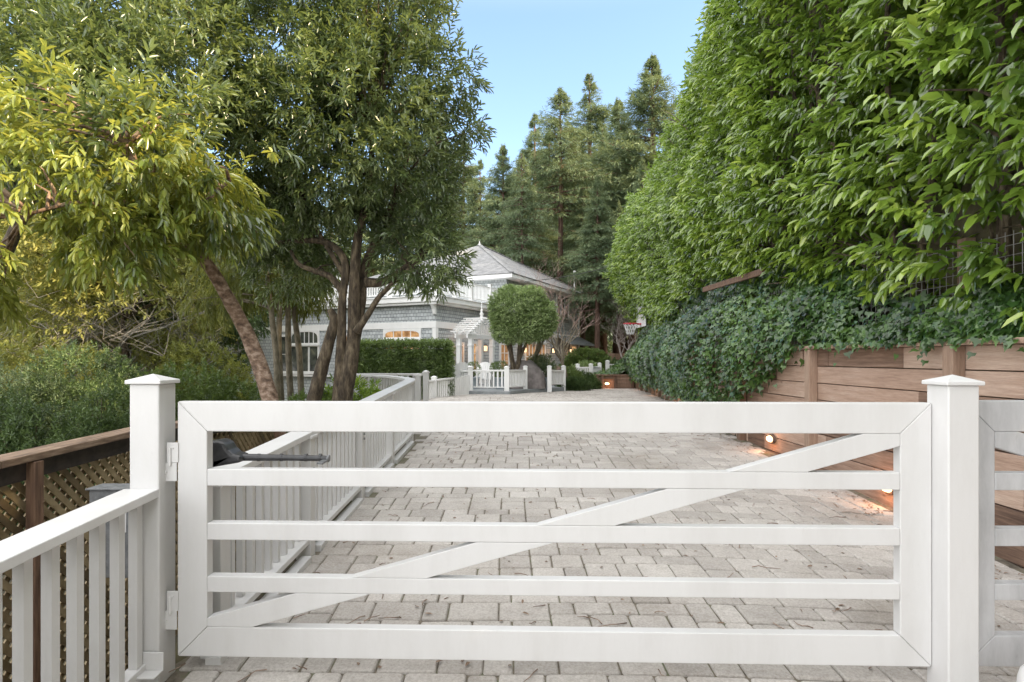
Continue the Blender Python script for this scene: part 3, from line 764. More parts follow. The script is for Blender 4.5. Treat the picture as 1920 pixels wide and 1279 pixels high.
# ------------------------------------------------------------------ house
AX = Vector((.434, .901, 0)); BX = Vector((-.901, .434, 0)); HC = Vector((-3.12, 24.0, 0))
HRZ = math.atan2(.901, .434)
house = empty('house', HC, HRZ, 'grey shingled two-storey house with white trim and hip roof', 'house')
def RW(px, py=0):
    k = (px-960)/F; x = (k*HC.y-HC.x)/(AX.x-k*AX.y); Y = HC.y+AX.y*x; return x, EYE+(HOR-py)*Y/F
def FW(px, py=0):
    k = (px-960)/F; y = (k*HC.y-HC.x)/(BX.x-k*BX.y); Y = HC.y+BX.y*y; return y, EYE+(HOR-py)*Y/F
LW = 9.6; LR = 17.7; ZC = 3.86; ZE = 5.55; UX = 6.6
mb = MB(); mb.box(0, LR, 0, LW+6, -2.5, ZC); mb.build('lower_wall', 'shingle', house)
mb = MB(); mb.box(UX, LR-.02, .02, LW, ZC+.01, ZE); mb.build('upper_wall', 'shingle', house)
mb = MB(); mb.box(-.035, LR, -.035, -.002, 2.70, 2.97); mb.box(-.035, -.002, 0, LW+5.9, 2.70, 2.97); mb.build('band_board', 'white_far', house, .006)
mb = MB(); mb.box(-.05, .12, -.05, -.038, -2, 2.69); mb.box(-.05, -.038, -.03, .14, -2, 2.69); mb.box(LR-.14, LR+.02, -.04, -.004, -.5, 2.69); mb.box(LR-.14, LR+.02, -.04, -.004, 2.98, ZE-.1); mb.build('corner_board', 'white_far', house)
# cornice of the roof deck
mb = MB(); mb.box(-.32, UX+.5, -.32, LW+5, ZC-.10, ZC+.10); mb.box(-.24, UX+.5, -.24, LW+5, ZC-.20, ZC-.103); mb.box(-.36, UX+.5, -.36, LW+5, ZC+.103, ZC+.15); mb.build('cornice', 'white_far', house, .01)
for yy in (-.05,): # brackets on the front cornice
    mb = MB(); mb.prism([(-.30, ZC-.21), (-.01, ZC-.21), (-.01, ZC-.62), (-.10, ZC-.60), (-.16, ZC-.40)], yy, yy+.14); mb.build('bracket', 'white_far', house, .008)
# roof deck balustrade: part of the house, one mesh each
mb = MB(); zt0 = ZC+.15
def bal_line(mb, a, b, z0, h):
    a = Vector(a); b = Vector(b); n = max(1, int((b-a).length/.13)); d = (b-a)
    mb.beam(a+Vector((0, 0, z0+h-.03)), b+Vector((0, 0, z0+h-.03)), .09, .06); mb.beam(a+Vector((0, 0, z0+.12)), b+Vector((0, 0, z0+.12)), .05, .05)
    for i in range(n):
        p = a+d*((i+.5)/n); mb.box(p.x-.02, p.x+.02, p.y-.02, p.y+.02, z0+.146, z0+h-.061)
bal_line(mb, (-.18, -.18, 0), (UX-.1, -.18, 0), zt0, .82); bal_line(mb, (-.18, -.10, 0), (-.18, LW, 0), zt0, .82)
for x, y in ((-.18, -.18), (1.2, -.18), (2.6, -.18), (4.4, -.18), (6.0, -.18), (-.18, 2.2), (-.18, 4.6), (-.18, 7)):
    mb.box(x-.08, x+.08, y-.08, y+.08, zt0, zt0+.93); mb.box(x-.10, x+.10, y-.10, y+.10, zt0+.932, zt0+.96)
mb.build('balustrade', 'white_far', house)
# roof
ex0, ex1, ey0, ey1 = UX-.55, LR+.55, -.55, LW+.4
apx = Vector((11.5, 4.3, 8.45))
mb = MB(); mb.box(ex0, ex1, ey0, ey1, ZE-.06, ZE+.14); mb.build('fascia', 'white_far', house, .01)
mb = MB(); mb.v = [(ex0-.03, ey0-.03, ZE+.142), (ex1+.03, ey0-.03, ZE+.142), (ex1+.03, ey1+.03, ZE+.142), (ex0-.03, ey1+.03, ZE+.142), tuple(apx)]
mb.v += [(ex0-.03, ey0-.03, ZE+.18), (ex1+.03, ey0-.03, ZE+.18), (ex1+.03, ey1+.03, ZE+.18), (ex0-.03, ey1+.03, ZE+.18)]
mb.f = [(0, 1, 6, 5), (1, 2, 7, 6), (2, 3, 8, 7), (3, 0, 5, 8), (5, 6, 4), (6, 7, 4), (7, 8, 4), (8, 5, 4), (3, 2, 1, 0)]; mb.a = [.5]*9; mb.m = [0]*9
roof = mb.build('roof', 'roof', house)
mb = MB()
for c in ((ex0, ey0), (ex1, ey0)): mb.beam(Vector((c[0], c[1], ZE+.20)), apx+Vector((0, 0, .02)), .22, .03)
mb.build('hip_cap', 'roof', roof)
mb = MB(); mb.lathe([(.10, 0), (.12, .06), (.04, .12), (.01, .30)], tuple(apx-Vector((0, 0, .04))), 10); mb.build('finial', 'white_far', roof, 0, True)
mb = MB(); mb.box(3.2, 4.0, 7.5, 8.5, ZC, 6.2); mb.box(3.1, 4.1, 7.4, 8.6, 6.201, 6.35); mb.build('chimney', 'white_far', house, .01)
# service mast on the roof edge
mb = MB(); p = Vector((LR-1.2, -.1, 5.6)); mb.tube([p, p+Vector((0, 0, 1.5))], .05, 8); mb.tube([p+Vector((0, 0, 1.5)), p+Vector((.05, 0, 1.62))], .09, 8); mb.build('service_mast', 'white_far', house)

def window(wall, u0, u1, z0, z1, cols, rows, pane='amber_dim', fw=.09, arch=False, name='window', mw=.028):
    """wall 'R': plane y=0 outward -y, u = x ; 'F': plane x=0 outward -x, u = y."""
    def bx(mb, a, b, za, zb, d0, d1):
        if wall == 'R': mb.box(a, b, -d1, -d0, za, zb)
        else: mb.box(-d1, -d0, a, b, za, zb)
    f = MB()
    bx(f, u0-fw, u0, z0-.02, z1+fw, .003, .06); bx(f, u1, u1+fw, z0-.02, z1+fw, .003, .06)
    bx(f, u0+.001, u1-.001, z1, z1+fw, .003, .058); bx(f, u0-fw-.05, u1+fw+.05, z0-.09, z0-.022, .003, .10); 
    if name != 'door': bx(f, u0+.001, u1-.001, z0-.02, z0+.04, .003, .05)
    for i in range(1, cols):
        u = u0+(u1-u0)*i/cols; bx(f, u-mw/2, u+mw/2, z0, z1, .018, .045)
    for i in range(1, rows):
        z = z0+(z1-z0)*i/rows; bx(f, u0, u1, z-mw/2, z+mw/2, .018, .042)
    if arch:
        n = 8; uc = (u0+u1)/2; a = (u1-u0)/2; zs = z0+(z1-z0)*.25; hh = z1-zs
        for sgn in (-1, 1):
            for i in range(n):
                t0 = math.pi/2*i/n; t1 = math.pi/2*(i+1)/n
                ua, ub = uc+sgn*a*math.sin(t0)**.6, uc+sgn*a*math.sin(t1)**.6
                zc = zs+hh*math.cos((t0+t1)/2)**.55
                bx(f, min(ua, ub), max(ua, ub), min(zc, z1-.002), z1, .020, .055)
    fo = f.build(name, 'white_far', house)
    p = MB(); bx(p, u0, u1, z0, z1, .004, .016); p.build('pane', pane, fo)
    return fo
# front wall
a1, zt_ = FW(787, 620); a0, _ = FW(723, 620); _, zb_ = FW(755, 635)
window('F', a1, a0, zb_+.02, zt_, 4, 1, 'amber', arch=True)
window('F', a1, a0, zb_-1.25, zb_-.12, 3, 2, 'amber')
a1, zt_ = FW(676, 628); a0, _ = FW(640, 628)
window('F', a1, a0, zt_-.5, zt_, 3, 1, 'amber_dim', arch=True); window('F', a1, a0, zt_-1.8, zt_-.62, 2, 1, 'interior')
a1, zt_ = FW(597, 622); a0, _ = FW(547, 622)
window('F', a1, a0, zt_-.55, zt_, 6, 1, 'interior', arch=True); window('F', a1, a0, zt_-1.85, zt_-.68, 3, 1, 'interior', mw=.09)
a0, _ = FW(524, 622); a1, _ = FW(538, 622)
window('F', a1, a0, zt_-1.85, zt_-.2, 1, 2, 'interior')
mb = MB(); mb.box(-.14, -.004, FW(622)[0], FW(520)[0], zt_-2.05, zt_-1.96); mb.build('sill_board', 'white_far', house)
# right wall
def rwin(pa, pb, ya, yb, pmid, cols, rows, **k):
    u0, _ = RW(pa); u1, _ = RW(pb); _, z1 = RW(pmid, ya); _, z0 = RW(pmid, yb); return window('R', u0, u1, z0, z1, cols, rows, **k)
rwin(861.5, 867, 645, 700, 864, 1, 1, pane='amber_dim', name='door')
dd = rwin(881, 891, 645, 700, 885, 2, 3, pane='amber', name='door', fw=.12)
rwin(938, 952, 647, 692, 945, 2, 3, pane='amber_dim', fw=.14)
rwin(985, 1021, 646, 692, 1003, 6, 2, pane='amber_dim', mw=.06); rwin(985, 1021, 627, 641, 1003, 6, 1, pane='interior', mw=.06)
rwin(1044, 1065, 556, 596, 1055, 3, 1, pane='interior', mw=.10, fw=.16)
rwin(1071, 1079, 650, 690, 1075, 1, 3, pane='amber', name='door', fw=.14)
rwin(950, 962, 545, 565, 956, 2, 1, pane='interior')
# awning
u0, _ = RW(1043); u1, _ = RW(1089); _, za = RW(1062, 633); 
mb = MB(); mb.v = [(u0, -.02, za+.1), (u1, -.02, za+.1), (u1+.1, -1.0, za-.45), (u0-.1, -1.0, za-.45), (u0, -.02, za+.04), (u1, -.02, za+.04), (u1+.1, -1.0, za-.51), (u0-.1, -1.0, za-.51)]
mb.f = [(0, 1, 2, 3), (7, 6, 5, 4), (3, 2, 6, 7), (0, 3, 7, 4), (1, 5, 6, 2), (0, 4, 5, 1)]; mb.a = [.5]*6; mb.m = [0]*6; mb.build('awning', 'deckgrey', house)
def lantern(px, py, label, e=4):
    u, z = RW(px, py); w = HC+AX*u-BX*.02; w.z = z
    t = empty('wall_lantern', w, HRZ, label, 'lantern', 'lit lanterns on the house wall')
    mb = MB(); mb.box(-.05, .05, -.03, .0, -.10, .16); mb.beam((0, -.02, .17), (0, -.15, .19), .02, .02)
    mb.box(-.075, .075, -.225, -.075, .14, .16); mb.box(-.075, .075, -.225, -.075, -.13, -.115)
    for a in (-.07, .07):
        for b in (-.22, -.08): mb.box(a-.007, a+.007, b-.007, b+.007, -.115, .14)
    mb.prism([(-.075, .161), (.075, .161), (0, .22)], -.2, -.1); mb.build('lantern_frame', 'wire', t)
    mb = MB(); mb.box(-.055, .055, -.205, -.095, -.11, .135); mb.build('glass', 'bulb_dim', t)
    ld = bpy.data.lights.new('lantern_lamp', 'POINT'); ld.energy = e; ld.color = (1, .5, .22); ld.shadow_soft_size = .06
    lo = bpy.data.objects.new('lamp', ld); COL.objects.link(lo); lo.parent = t; lo.location = (-.02, -.30, 0)
lantern(856, 653, 'lit lantern left of the entrance door', 9); lantern(904.5, 654, 'lit lantern between entrance door and right arbor post', 4)
lantern(979, 657, 'lit lantern behind the round tree trunks', 8); lantern(1033, 658, 'lit lantern right of the tall french windows', 9)
lantern(1066, 659, 'lit lantern under the small grey awning', 5)

# entry arbor
ac = HC+AX*1.72-BX*.92; ac.z = .3
t = empty('entry_arbor', ac, HRZ, 'white gabled entry arbor with slatted roof and finial', 'arbor')
s = .93; de = .28; ze = 1.98; za = 2.80
for x in (-s, s):
    for y in (-de, de):
        mb = MB(); mb.box(x-.09, x+.09, y-.09, y+.09, 0, ze); mb.box(x-.115, x+.115, y-.115, y+.115, -.0, .22); mb.box(x-.11, x+.11, y-.11, y+.11, ze-.32, ze-.26); mb.build('post', 'white_far', t, .006)
mb = MB()
for y in (-de, de): mb.box(-s-.32, s+.32, y-.035, y+.035, ze+.001, ze+.17)
for x in (-s, s): mb.box(x-.035, x+.035, -de-.25, de+.25, ze+.172, ze+.26)
mb.build('beams', 'white_far', t, .008)
mb = MB()
for y in (-de-.08, 0, de+.08):
    for sg in (-1, 1): mb.beam((sg*(s+.28), y, ze+.20), (0, y, za+.05), .05, .10)
mb.build('rafters', 'white_far', t)
mb = MB()
for k in range(7):
    f = (k+.3)/7
    for sg in (-1, 1):
        x = sg*(s+.30)*(1-f); z = ze+.26+(za-ze-.13)*f; mb.beam((x, -de-.26, z), (x, de+.26, z), .055, .05)
mb.build('roof_slats', 'white_far', t)
mb = MB()
for k in range(-5, 6):
    x = k*.15; top = za-.02-abs(x)*(za-ze-.1)/(s+.28); mb.box(x-.03, x+.03, -de-.02, -de+.02, ze+.172, top); 
mb.build('gable_pickets', 'white_far', t)
mb = MB(); mb.lathe([(.07, 0), (.09, .06), (.05, .12), (.10, .20), (.04, .30), (.055, .36), (.02, .46), (.008, .72)], (0, -de, za+.04), 12); mb.build('finial', 'white_far', t, 0, True)

# adirondack chairs
def chair(px, Y, rz, label):
    p = at(px, Y, .335)
    t = empty('garden_armchair', p, rz, label, 'armchair', 'white slatted armchairs on the deck')
    mb = MB()
    for i in range(7):
        x = (i-3)*.085; z1 = .98-.012*abs(i-3)**2; mb.quadbox([(x-.036, .22, .30), (x+.036, .22, .30), (x+.036, .245, .30), (x-.036, .245, .30), (x-.04, .45, z1), (x+.04, .45, z1), (x+.04, .475, z1), (x-.04, .475, z1)])
    mb.build('backrest', 'white_far', t)
    mb = MB()
    for i in range(6): y = -.30+i*.09; mb.box(-.28, .28, y-.037, y+.037, .36-.012*i, .38-.012*i)
    mb.build('seat', 'white_far', t)
    for sx in (-1, 1):
        mb = MB(); mb.box(sx*.36-.06, sx*.36+.06, -.38, .35, .58, .605); mb.build('armrest', 'white_far', t, .005)
        mb = MB(); mb.box(sx*.32-.015, sx*.32+.015, -.34, -.24, 0, .579); mb.build('leg', 'white_far', t)
        mb = MB(); mb.box(sx*.32-.015, sx*.32+.015, .20, .29, 0, .579); mb.build('leg', 'white_far', t)
    return t
chair(860.5, 21.9, R(200), 'white slatted armchair left of the arbor post')
chair(903, 22.2, R(-14), 'white slatted armchair with its back to the driveway fence')
# topiary pots
def topiary(px, py, Y, r, label, zb=.335):
    p = at(px, Y, zb); zc = EYE+(HOR-py)*Y/F
    t = empty('potted_topiary', p, 0, label, 'topiary', 'clipped ball shrubs in pots')
    mb = MB(); mb.lathe([(.16, 0), (.17, .03), (.21, .36), (.24, .37), (.24, .42), (.19, .42)], (0, 0, 0), 16); mb.build('pot', 'stonepot', t, 0, True)
    mb = MB(); mb.tube([(0, 0, .4), (0, 0, zc-zb)], .03, 8); mb.build('stem', 'bark', t)
    lv = Leaves(); C, D = blob_points([((0, 0, zc-zb), r)], 420, .75, -2); lv.sprays(C, D, 5, .03, .035, .02, 1.2, 0); lv.build('crown', 'clipped', t)
topiary(888, 692, 22.0, .26, 'small clipped ball shrub beside the left arbor post')
topiary(928, 691, 22.6, .22, 'clipped ball shrub partly behind the larger one')
topiary(938, 694, 21.6, .32, 'largest clipped ball shrub on the deck, below the window')
# covered grill
def grill():
    t = MB(); nx, nz = 40, 14; p = Vector(at(986, 21.9, .335))
    W, Dp, H = .68, .40, 1.02
    for j in range(nz+1):
        f = j/nz; z = H*f
        sh = (1.0+.06*(1-f)) if f < .55 else 1.0-.55*((f-.55)/.45)**1.7
        for i in range(nx):
            a = 2*math.pi*i/nx; c, s_ = math.cos(a), math.sin(a)
            k = (abs(c)**4+abs(s_)**4)**(-.25)
            rip = 1+.045*math.sin(a*9+f*3)*(1-f)+.03*math.sin(a*5+z*7)
            t.v.append((p.x+W*k*c*sh*rip-.12*f*f, p.y+Dp*k*s_*sh*rip, p.z+z*(1+.03*math.sin(a*3))))
    for j in range(nz):
        for i in range(nx): t.f.append((j*nx+i, j*nx+(i+1) % nx, (j+1)*nx+(i+1) % nx, (j+1)*nx+i))
    t.f.append(tuple(nz*nx+i for i in range(nx))); t.a = [.5]*len(t.f); t.m = [0]*len(t.f)
    o = t.build('covered_grill', 'cover', None, 0, True); tag(o, 'barbecue grill under a grey-brown fabric cover on the deck', 'covered grill')
grill()
# stone planter with shrub
p = at(1019, 22.3, .30); t = empty('stone_planter', p, 0, 'blue-grey square planter with a leafy shrub on the deck edge', 'planter')
mb = MB(); mb.quadbox([(-.19, -.19, 0), (.19, -.19, 0), (.19, .19, 0), (-.19, .19, 0), (-.23, -.23, .38), (.23, -.23, .38), (.23, .23, .38), (-.23, .23, .38)]); mb.box(-.26, .26, -.26, .26, .381, .44); mb.box(-.26, .26, -.26, .26, -.06, -.002); mb.build('pot', 'stonepot', t, .01)
lv = Leaves(); C, D = blob_points([((0, 0, .80), (.40, .4, .42)), ((-.25, .1, .95), (.35, .3, .3))], 170, .4, -1); D[:, 2] += .5; lv.sprays(C, D, 8, .10, .07, .025, 1.0, .1); lv.build('foliage', 'conifer', t)

# ------------------------------------------------------------------ vegetation
def twig_tree(name, label, cat, base, spread, mat_b, mat_t, seed, levels=5, first=None, L0=.8, r0=.06, up=.5, group=None, kids=3, kill=None):
    rr = random.Random(seed); t = empty(name, base, 0, label, cat, group)
    mb = MB(); tw = MB()
    def grow(p, d, L, r, lv):
        pts = [p]; rads = [r]; q = p.copy(); dd = d.copy(); n = 4 if lv < 3 else 3
        for k in range(n):
            dd = (dd+Vector((rr.uniform(-1, 1), rr.uniform(-1, 1), rr.uniform(-.6, 1)*up))*.28).normalized()
            q = q+dd*L/n; pts.append(q.copy()); rads.append(r*(1-.5*(k+1)/n))
        (mb if lv < 3 else tw).tube(pts, rads, 7 if lv < 2 else (5 if lv < 3 else 3), cap=False)
        if lv < levels:
            for k in range(kids if lv else kids+1):
                i = rr.randint(2, len(pts)-1); dn = (dd*.6+Vector((rr.uniform(-1, 1)*spread, rr.uniform(-1, 1)*spread, rr.uniform(-.1, 1)*up))).normalized()
                grow(pts[i], dn, L*rr.uniform(.55, .85), max(rads[i]*.7, .0035), lv+1)
    for d in (first or [(0, 0, 1)]): grow(Vector((0, 0, 0)), Vector(d).normalized(), L0, r0, 0)
    mb.build('trunk', mat_b, t, 0, True); tw.build('twigs', mat_t, t)
    return t

def limbs(pts_px, Y, base, scale=1):
    """list of (px,py,r_px[,Yoff]) -> world points relative to base and radii"""
    P = []; Rr = []
    for q in pts_px:
        y = Y+(q[3] if len(q) > 3 else 0); P.append(PX(q[0], q[1], y)-base); Rr.append(q[2]*y/F)
    # smooth subdivide (Catmull-Rom)
    OP = []; OR = []
    for i in range(len(P)-1):
        p0 = P[max(i-1, 0)]; p1 = P[i]; p2 = P[i+1]; p3 = P[min(i+2, len(P)-1)]
        for k in range(5):
            s_ = k/5; OP.append(.5*((2*p1)+(p2-p0)*s_+(2*p0-5*p1+4*p2-p3)*s_*s_+(3*p1-p0-3*p2+p3)*s_**3)); OR.append(Rr[i]+(Rr[i+1]-Rr[i])*s_)
    OP.append(P[-1]); OR.append(Rr[-1]); return OP, OR
def sub_branches(mb, anchors, C, n, r=.018, sag=.1):
    idx = rng.choice(len(C), min(n, len(C)), replace=False)
    A_ = np.array([tuple(a) for a in anchors])
    for i in idx:
        c = C[i]; d = np.linalg.norm(A_-c, axis=1)+.4*np.maximum(0, A_[:, 2]-c[2]+.1); j = int(np.argmin(d)); a = Vector(A_[j]); c = Vector(c)
        m = a.lerp(c, .5)+Vector((random.uniform(-.1, .1), random.uniform(-.1, .1), (c-a).length*sag)); m1 = a.lerp(m, .5)+Vector((0, 0, .03))
        mb.tube([a, m1, m, m.lerp(c, .5)+Vector((0, 0, .02)), c], [r, r*.8, r*.55, r*.35, r*.2], 5, cap=False)
def near_tree(name, label, base, limb_px, Y, blobs, dens, mats, leaf, bark, nsub, group=None, droop=.3, gap=-.5, dropdir=None, twig=.22, n=10, k=1.6, spread=1.05, seed=1, lump=.05, inner=.45, shape='leaf', split=None, cat='tree'):
    base = Vector(base); t = empty(name, base, 0, label, cat, group)
    mb = MB(); anchors = []
    for lp in limb_px:
        P, Rr = limbs(lp, Y, base); mb.tube(P, Rr, 12, lump=lump); anchors += P[len(P)//2:]
    bl = [((np.array(c)-np.array(base)), r) for c, r in blobs]
    C, D = blob_points(bl, dens, inner, gap, k, seed)
    sub_branches(mb, anchors, C, nsub)
    mb.build('trunk', bark, t, 0, True)
    if dropdir is not None: D = D+np.array(dropdir)
    D = D+rng.normal(size=D.shape)*.45
    # clump tone
    vb = np.clip(.5+.35*wob(C, 2.2, seed+9)+rng.uniform(-.35, .35, len(C)), 0, 1)
    L_, W_ = leaf
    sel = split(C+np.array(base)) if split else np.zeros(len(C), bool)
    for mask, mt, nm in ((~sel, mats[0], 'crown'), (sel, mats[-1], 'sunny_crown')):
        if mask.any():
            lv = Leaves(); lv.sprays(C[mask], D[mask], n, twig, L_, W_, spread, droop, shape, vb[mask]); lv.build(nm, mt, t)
    return t

# leaning bay tree
b1 = (-2.50, 6.0, -.6)
near_tree('bay_tree', 'leaning bay tree with reddish trunk and leaves tinted as sunlit, left', b1,
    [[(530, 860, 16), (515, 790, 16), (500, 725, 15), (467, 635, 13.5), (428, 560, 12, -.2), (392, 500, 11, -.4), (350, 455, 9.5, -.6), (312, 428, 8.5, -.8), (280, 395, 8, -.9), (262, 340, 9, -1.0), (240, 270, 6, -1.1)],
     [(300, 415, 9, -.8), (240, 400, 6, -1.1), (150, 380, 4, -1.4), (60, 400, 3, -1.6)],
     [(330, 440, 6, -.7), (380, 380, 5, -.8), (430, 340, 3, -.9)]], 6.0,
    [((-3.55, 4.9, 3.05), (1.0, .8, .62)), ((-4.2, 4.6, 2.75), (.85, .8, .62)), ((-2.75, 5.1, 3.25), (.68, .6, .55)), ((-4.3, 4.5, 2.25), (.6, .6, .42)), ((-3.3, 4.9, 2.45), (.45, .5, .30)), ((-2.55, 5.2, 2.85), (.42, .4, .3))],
    56, ['bay', 'bay_sunlit'], (.110, .031), 'bark_red', 60, dropdir=(.15, 0, -.35), droop=.40, gap=-.25, twig=.24, seed=3, n=10, spread=.85,
    split=lambda P: (wob(P, 1.6, 55)+.55*(2.9-P[:, 2])+.45*(-3.2-P[:, 0])+rng.uniform(-.35, .35, len(P))) > -.75)  # lower left clusters get the leaf colour painted as sunlit
# upper-left bay behind it
near_tree('bay_tree', 'tall grey-green bay tree filling the top left corner behind the leaning one', (-6.9, 7.4, -1.2),
    [[(-60, 800, 14), (-40, 600, 12), (30, 430, 11), (110, 250, 9), (180, 60, 5)], [(30, 430, 8), (20, 280, 6), (10, 200, 4)], [(80, 330, 7), (240, 240, 5), (380, 120, 3)]], 7.4,
    [((-5.6, 6.9, 5.3), (1.5, 1.2, 1.0)), ((-4.2, 7.0, 5.0), (1.2, 1.1, 1.0)), ((-4.9, 7.2, 6.3), (1.8, 1.4, 1.0)), ((-6.3, 7.0, 4.3), (1.1, 1.1, .8)), ((-3.9, 7.4, 4.1), (.9, .8, .7)), ((-5.2, 7.3, 4.2), (1.1, .9, .7)), ((-4.1, 6.2, 4.3), (1.0, .8, .6)), ((-5.0, 6.0, 4.3), (.9, .8, .7))],
    62, ['bay'], (.095, .026), 'bark', 50, gap=-.42, seed=8, droop=.2)
# multi-stem bay tree
b2 = (-2.40, 8.0, -.6)
near_tree('bay_tree', 'dark many-stemmed bay tree with a dense round crown beside the driveway', b2,
    [[(640, 800, 19), (645, 740, 17), (657, 680, 14.5), (663, 630, 12), (664, 560, 11), (666, 500, 10), (672, 440, 8), (690, 360, 6), (700, 250, 5)],
     [(632, 800, 15), (637, 720, 12), (640, 640, 9), (642, 560, 8), (648, 500, 7.5), (632, 468, 7), (600, 452, 6), (555, 452, 4.5), (520, 455, 3)],
     [(578, 800, 14), (590, 745, 13.5), (606, 680, 12), (620, 630, 10), (627, 600, 9), (618, 581, 6)],
     [(668, 640, 8, .1), (678, 560, 9, .15), (684, 500, 8, .2), (720, 420, 7, .2), (760, 330, 5)],
     [(668, 622, 8, -.1), (690, 590, 6, -.15), (712, 556, 5, -.2), (750, 520, 4, -.2), (795, 480, 3, -.2)],
     [(684, 530, 10, .1), (720, 528, 8, .1), (755, 505, 6, 0), (800, 470, 4, 0)],
     [(642, 548, 7), (620, 520, 6), (590, 508, 5), (560, 495, 4), (545, 470, 3)],
     [(648, 520, 6), (630, 490, 5), (600, 440, 4), (570, 380, 3)]], 8.0,
    [((-2.15, 8.0, 4.6), (1.5, 1.4, 1.25)), ((-2.9, 8.0, 5.6), (1.2, 1.2, 1.1)), ((-1.72, 7.9, 5.5), (1.0, 1.0, 1.2)), ((-2.2, 8.1, 6.7), (1.4, 1.2, 1.0)),
     ((-1.45, 7.9, 3.85), (.72, .9, .75)), ((-1.3, 7.9, 3.0), (.52, .7, .62)), ((-2.8, 8.0, 3.9), (.8, .9, .55)), ((-3.45, 8.3, 3.4), (.75, .8, .55)), ((-.98, 7.8, 2.75), (.30, .4, .4)), ((-3.2, 8.1, 4.6), (.8, .9, .8)), ((-.85, 7.9, 5.2), (.38, .4, .5)), ((-.72, 7.9, 4.55), (.30, .3, .2)), ((-3.4, 9.0, 2.85), (.62, .6, .45)), ((-2.85, 8.7, 3.1), (.5, .5, .4))],
    72, ['bay'], (.098, .026), 'bark', 110, gap=-.50, seed=21, twig=.20, droop=.12, inner=.5)
# saplings
for i, (pb, pt, lean, lab) in enumerate([(521, 508, -10, 'slender pale sapling with drooping leaves, leftmost of the four'), (527, 524, 4, 'slender sapling second from left, just beside the leftmost'), (545, 540, -3, 'slender pale sapling third from left in front of the house'), (565, 552, 6, 'slender pale sapling nearest the dark bay tree')]):
    Y = 10.2+.35*i; cx = (pt-960)*Y/F
    near_tree('sapling', lab, ((pb-960)*Y/F, Y, -1.4), [[(pb+4, 840, 6), (pb, 745, 6), (pb-4, 660, 5.5), (pt, 580, 5), (pt+lean, 500, 4), (pt+lean*2, 400, 2.5)]], Y,
        [((cx+(-.75, -.5, -.1, .25)[i], Y, (2.9, 3.5, 3.3, 3.0)[i]), (.85, .7, .70)), ((cx+(-1.4, -1.0, -.8, .1)[i], Y+.3, (2.5, 2.8, 3.0, 2.8)[i]), (.6, .6, .40))], 34, ['willowy'], (.11, .017), 'bark_pale', 14, group='slender saplings before the house',
        droop=.9, dropdir=(0, 0, -1.0), gap=-.4, twig=.28, n=11, seed=30+i, spread=.7, inner=.2)
# background small-leaved woodland trees (left)
def wood_tree(label, cat, loc, blobs, dens, mat, leaf, seed, trunk_r=.15, name='woodland_tree', group='trees in the wood on the left', bark='bark', n=9, twig=.3, h=4, gap=-.45, k=.9):
    t = empty(name, loc, 0, label, cat, group); mb = MB()
    mb.tube([(0, 0, -.5), (.1, 0, h*.3), (-.05, 0, h*.6), (.1, 0, h)], [trunk_r, trunk_r*.8, trunk_r*.6, trunk_r*.3], 9, lump=.08)
    C, D = blob_points([(np.array(c, float), r) for c, r in blobs], dens, .4, gap, k, seed)
    sub_branches(mb, [Vector((.0, 0, z)) for z in np.linspace(h*.3, h, 12)], C, 26, trunk_r*.22)
    mb.build('trunk', bark, t, 0, True)
    D = D+rng.normal(size=D.shape)*.4; vb = np.clip(.5+.4*wob(C, 1.4, seed+2)+rng.uniform(-.3, .3, len(C)), 0, 1)
    lv = Leaves(); lv.sprays(C, D, n, twig, leaf[0], leaf[1], 1.1, .25, 'leaf', vb); lv.build('crown', mat, t); return t
v1 = wood_tree('', 'tree', (0, 0, 0), [((0, 0, 4.2), (2.2, 2, 1.5)), ((1.2, 0, 5.8), (1.6, 1.5, 1.3)), ((-1.0, 0, 6.5), (1.5, 1.5, 1.2)), ((.2, 0, 2.8), (1.9, 1.6, .9))], 44, 'woodland', (.125, .045), 40)
v2 = wood_tree('', 'tree', (0, 0, 0), [((0, 0, 3.2), (1.8, 1.8, 1.3)), ((-1.0, 0, 4.7), (1.5, 1.3, 1.2)), ((.9, .2, 5.3), (1.3, 1.3, 1.0))], 44, 'bushgreen', (.12, .042), 41)
regkids()
spots = [(-9.2, 14, v1, 1.0, 'olive woodland tree nearest behind the lattice fence'), (-9.3, 16.5, v2, 1.0, 'green woodland tree behind the leaning trunk'), (-12.5, 17, v1, 1.15, 'olive woodland tree at the left frame edge'),
         (-12.2, 18.6, v2, 1.2, 'green woodland tree behind the grey bare branches'), (-15.5, 22, v1, 1.4, 'large olive woodland tree behind the left shrubs'), (-15.4, 26.5, v1, 1.3, 'olive woodland tree deep behind the gate post'),
         (-18.5, 20, v2, 1.5, 'green woodland tree at the far left edge'), (-14.2, 30, v2, 1.9, 'tall green woodland tree far behind the left shrubs'), (-20.5, 31, v1, 2.0, 'tall olive woodland tree far left'),
         (-13.6, 22.0, v1, 1.0, 'olive woodland tree left of the house windows'), (-25, 34, v1, 2.3, 'tallest olive woodland tree at the left edge')]
used = set()
for x, y, v, s_, lab in spots:
    o = v if v.name not in used else copy_tree(v)
    if o is v: used.add(v.name)
    o.location = (x, y, terrain_z(x, y)-.1); o.scale = (s_, s_, s_); o.rotation_euler.z = random.uniform(0, 6.28); o['label'] = lab

# grey bare twisted tree
twig_tree('bare_tree', 'twisted grey lichen-covered bare tree behind the left gate post', 'tree', (-8.05, 13.0, terrain_z(-8, 13)), 1.2, 'bark_grey', 'bark_grey', 5, 5, [(-.35, 0, .9)], 2.2, .14, .35, kids=4)
twig_tree('bare_tree', 'thicket of fine grey bare branches behind the left shrubs', 'tree', (-9.9, 12.5, terrain_z(-9.9, 12.5)), 1.3, 'bark_grey', 'bark_grey', 9, 5, [(.2, 0, .8), (-.5, 0, .6)], 1.6, .09, .3, kids=4)

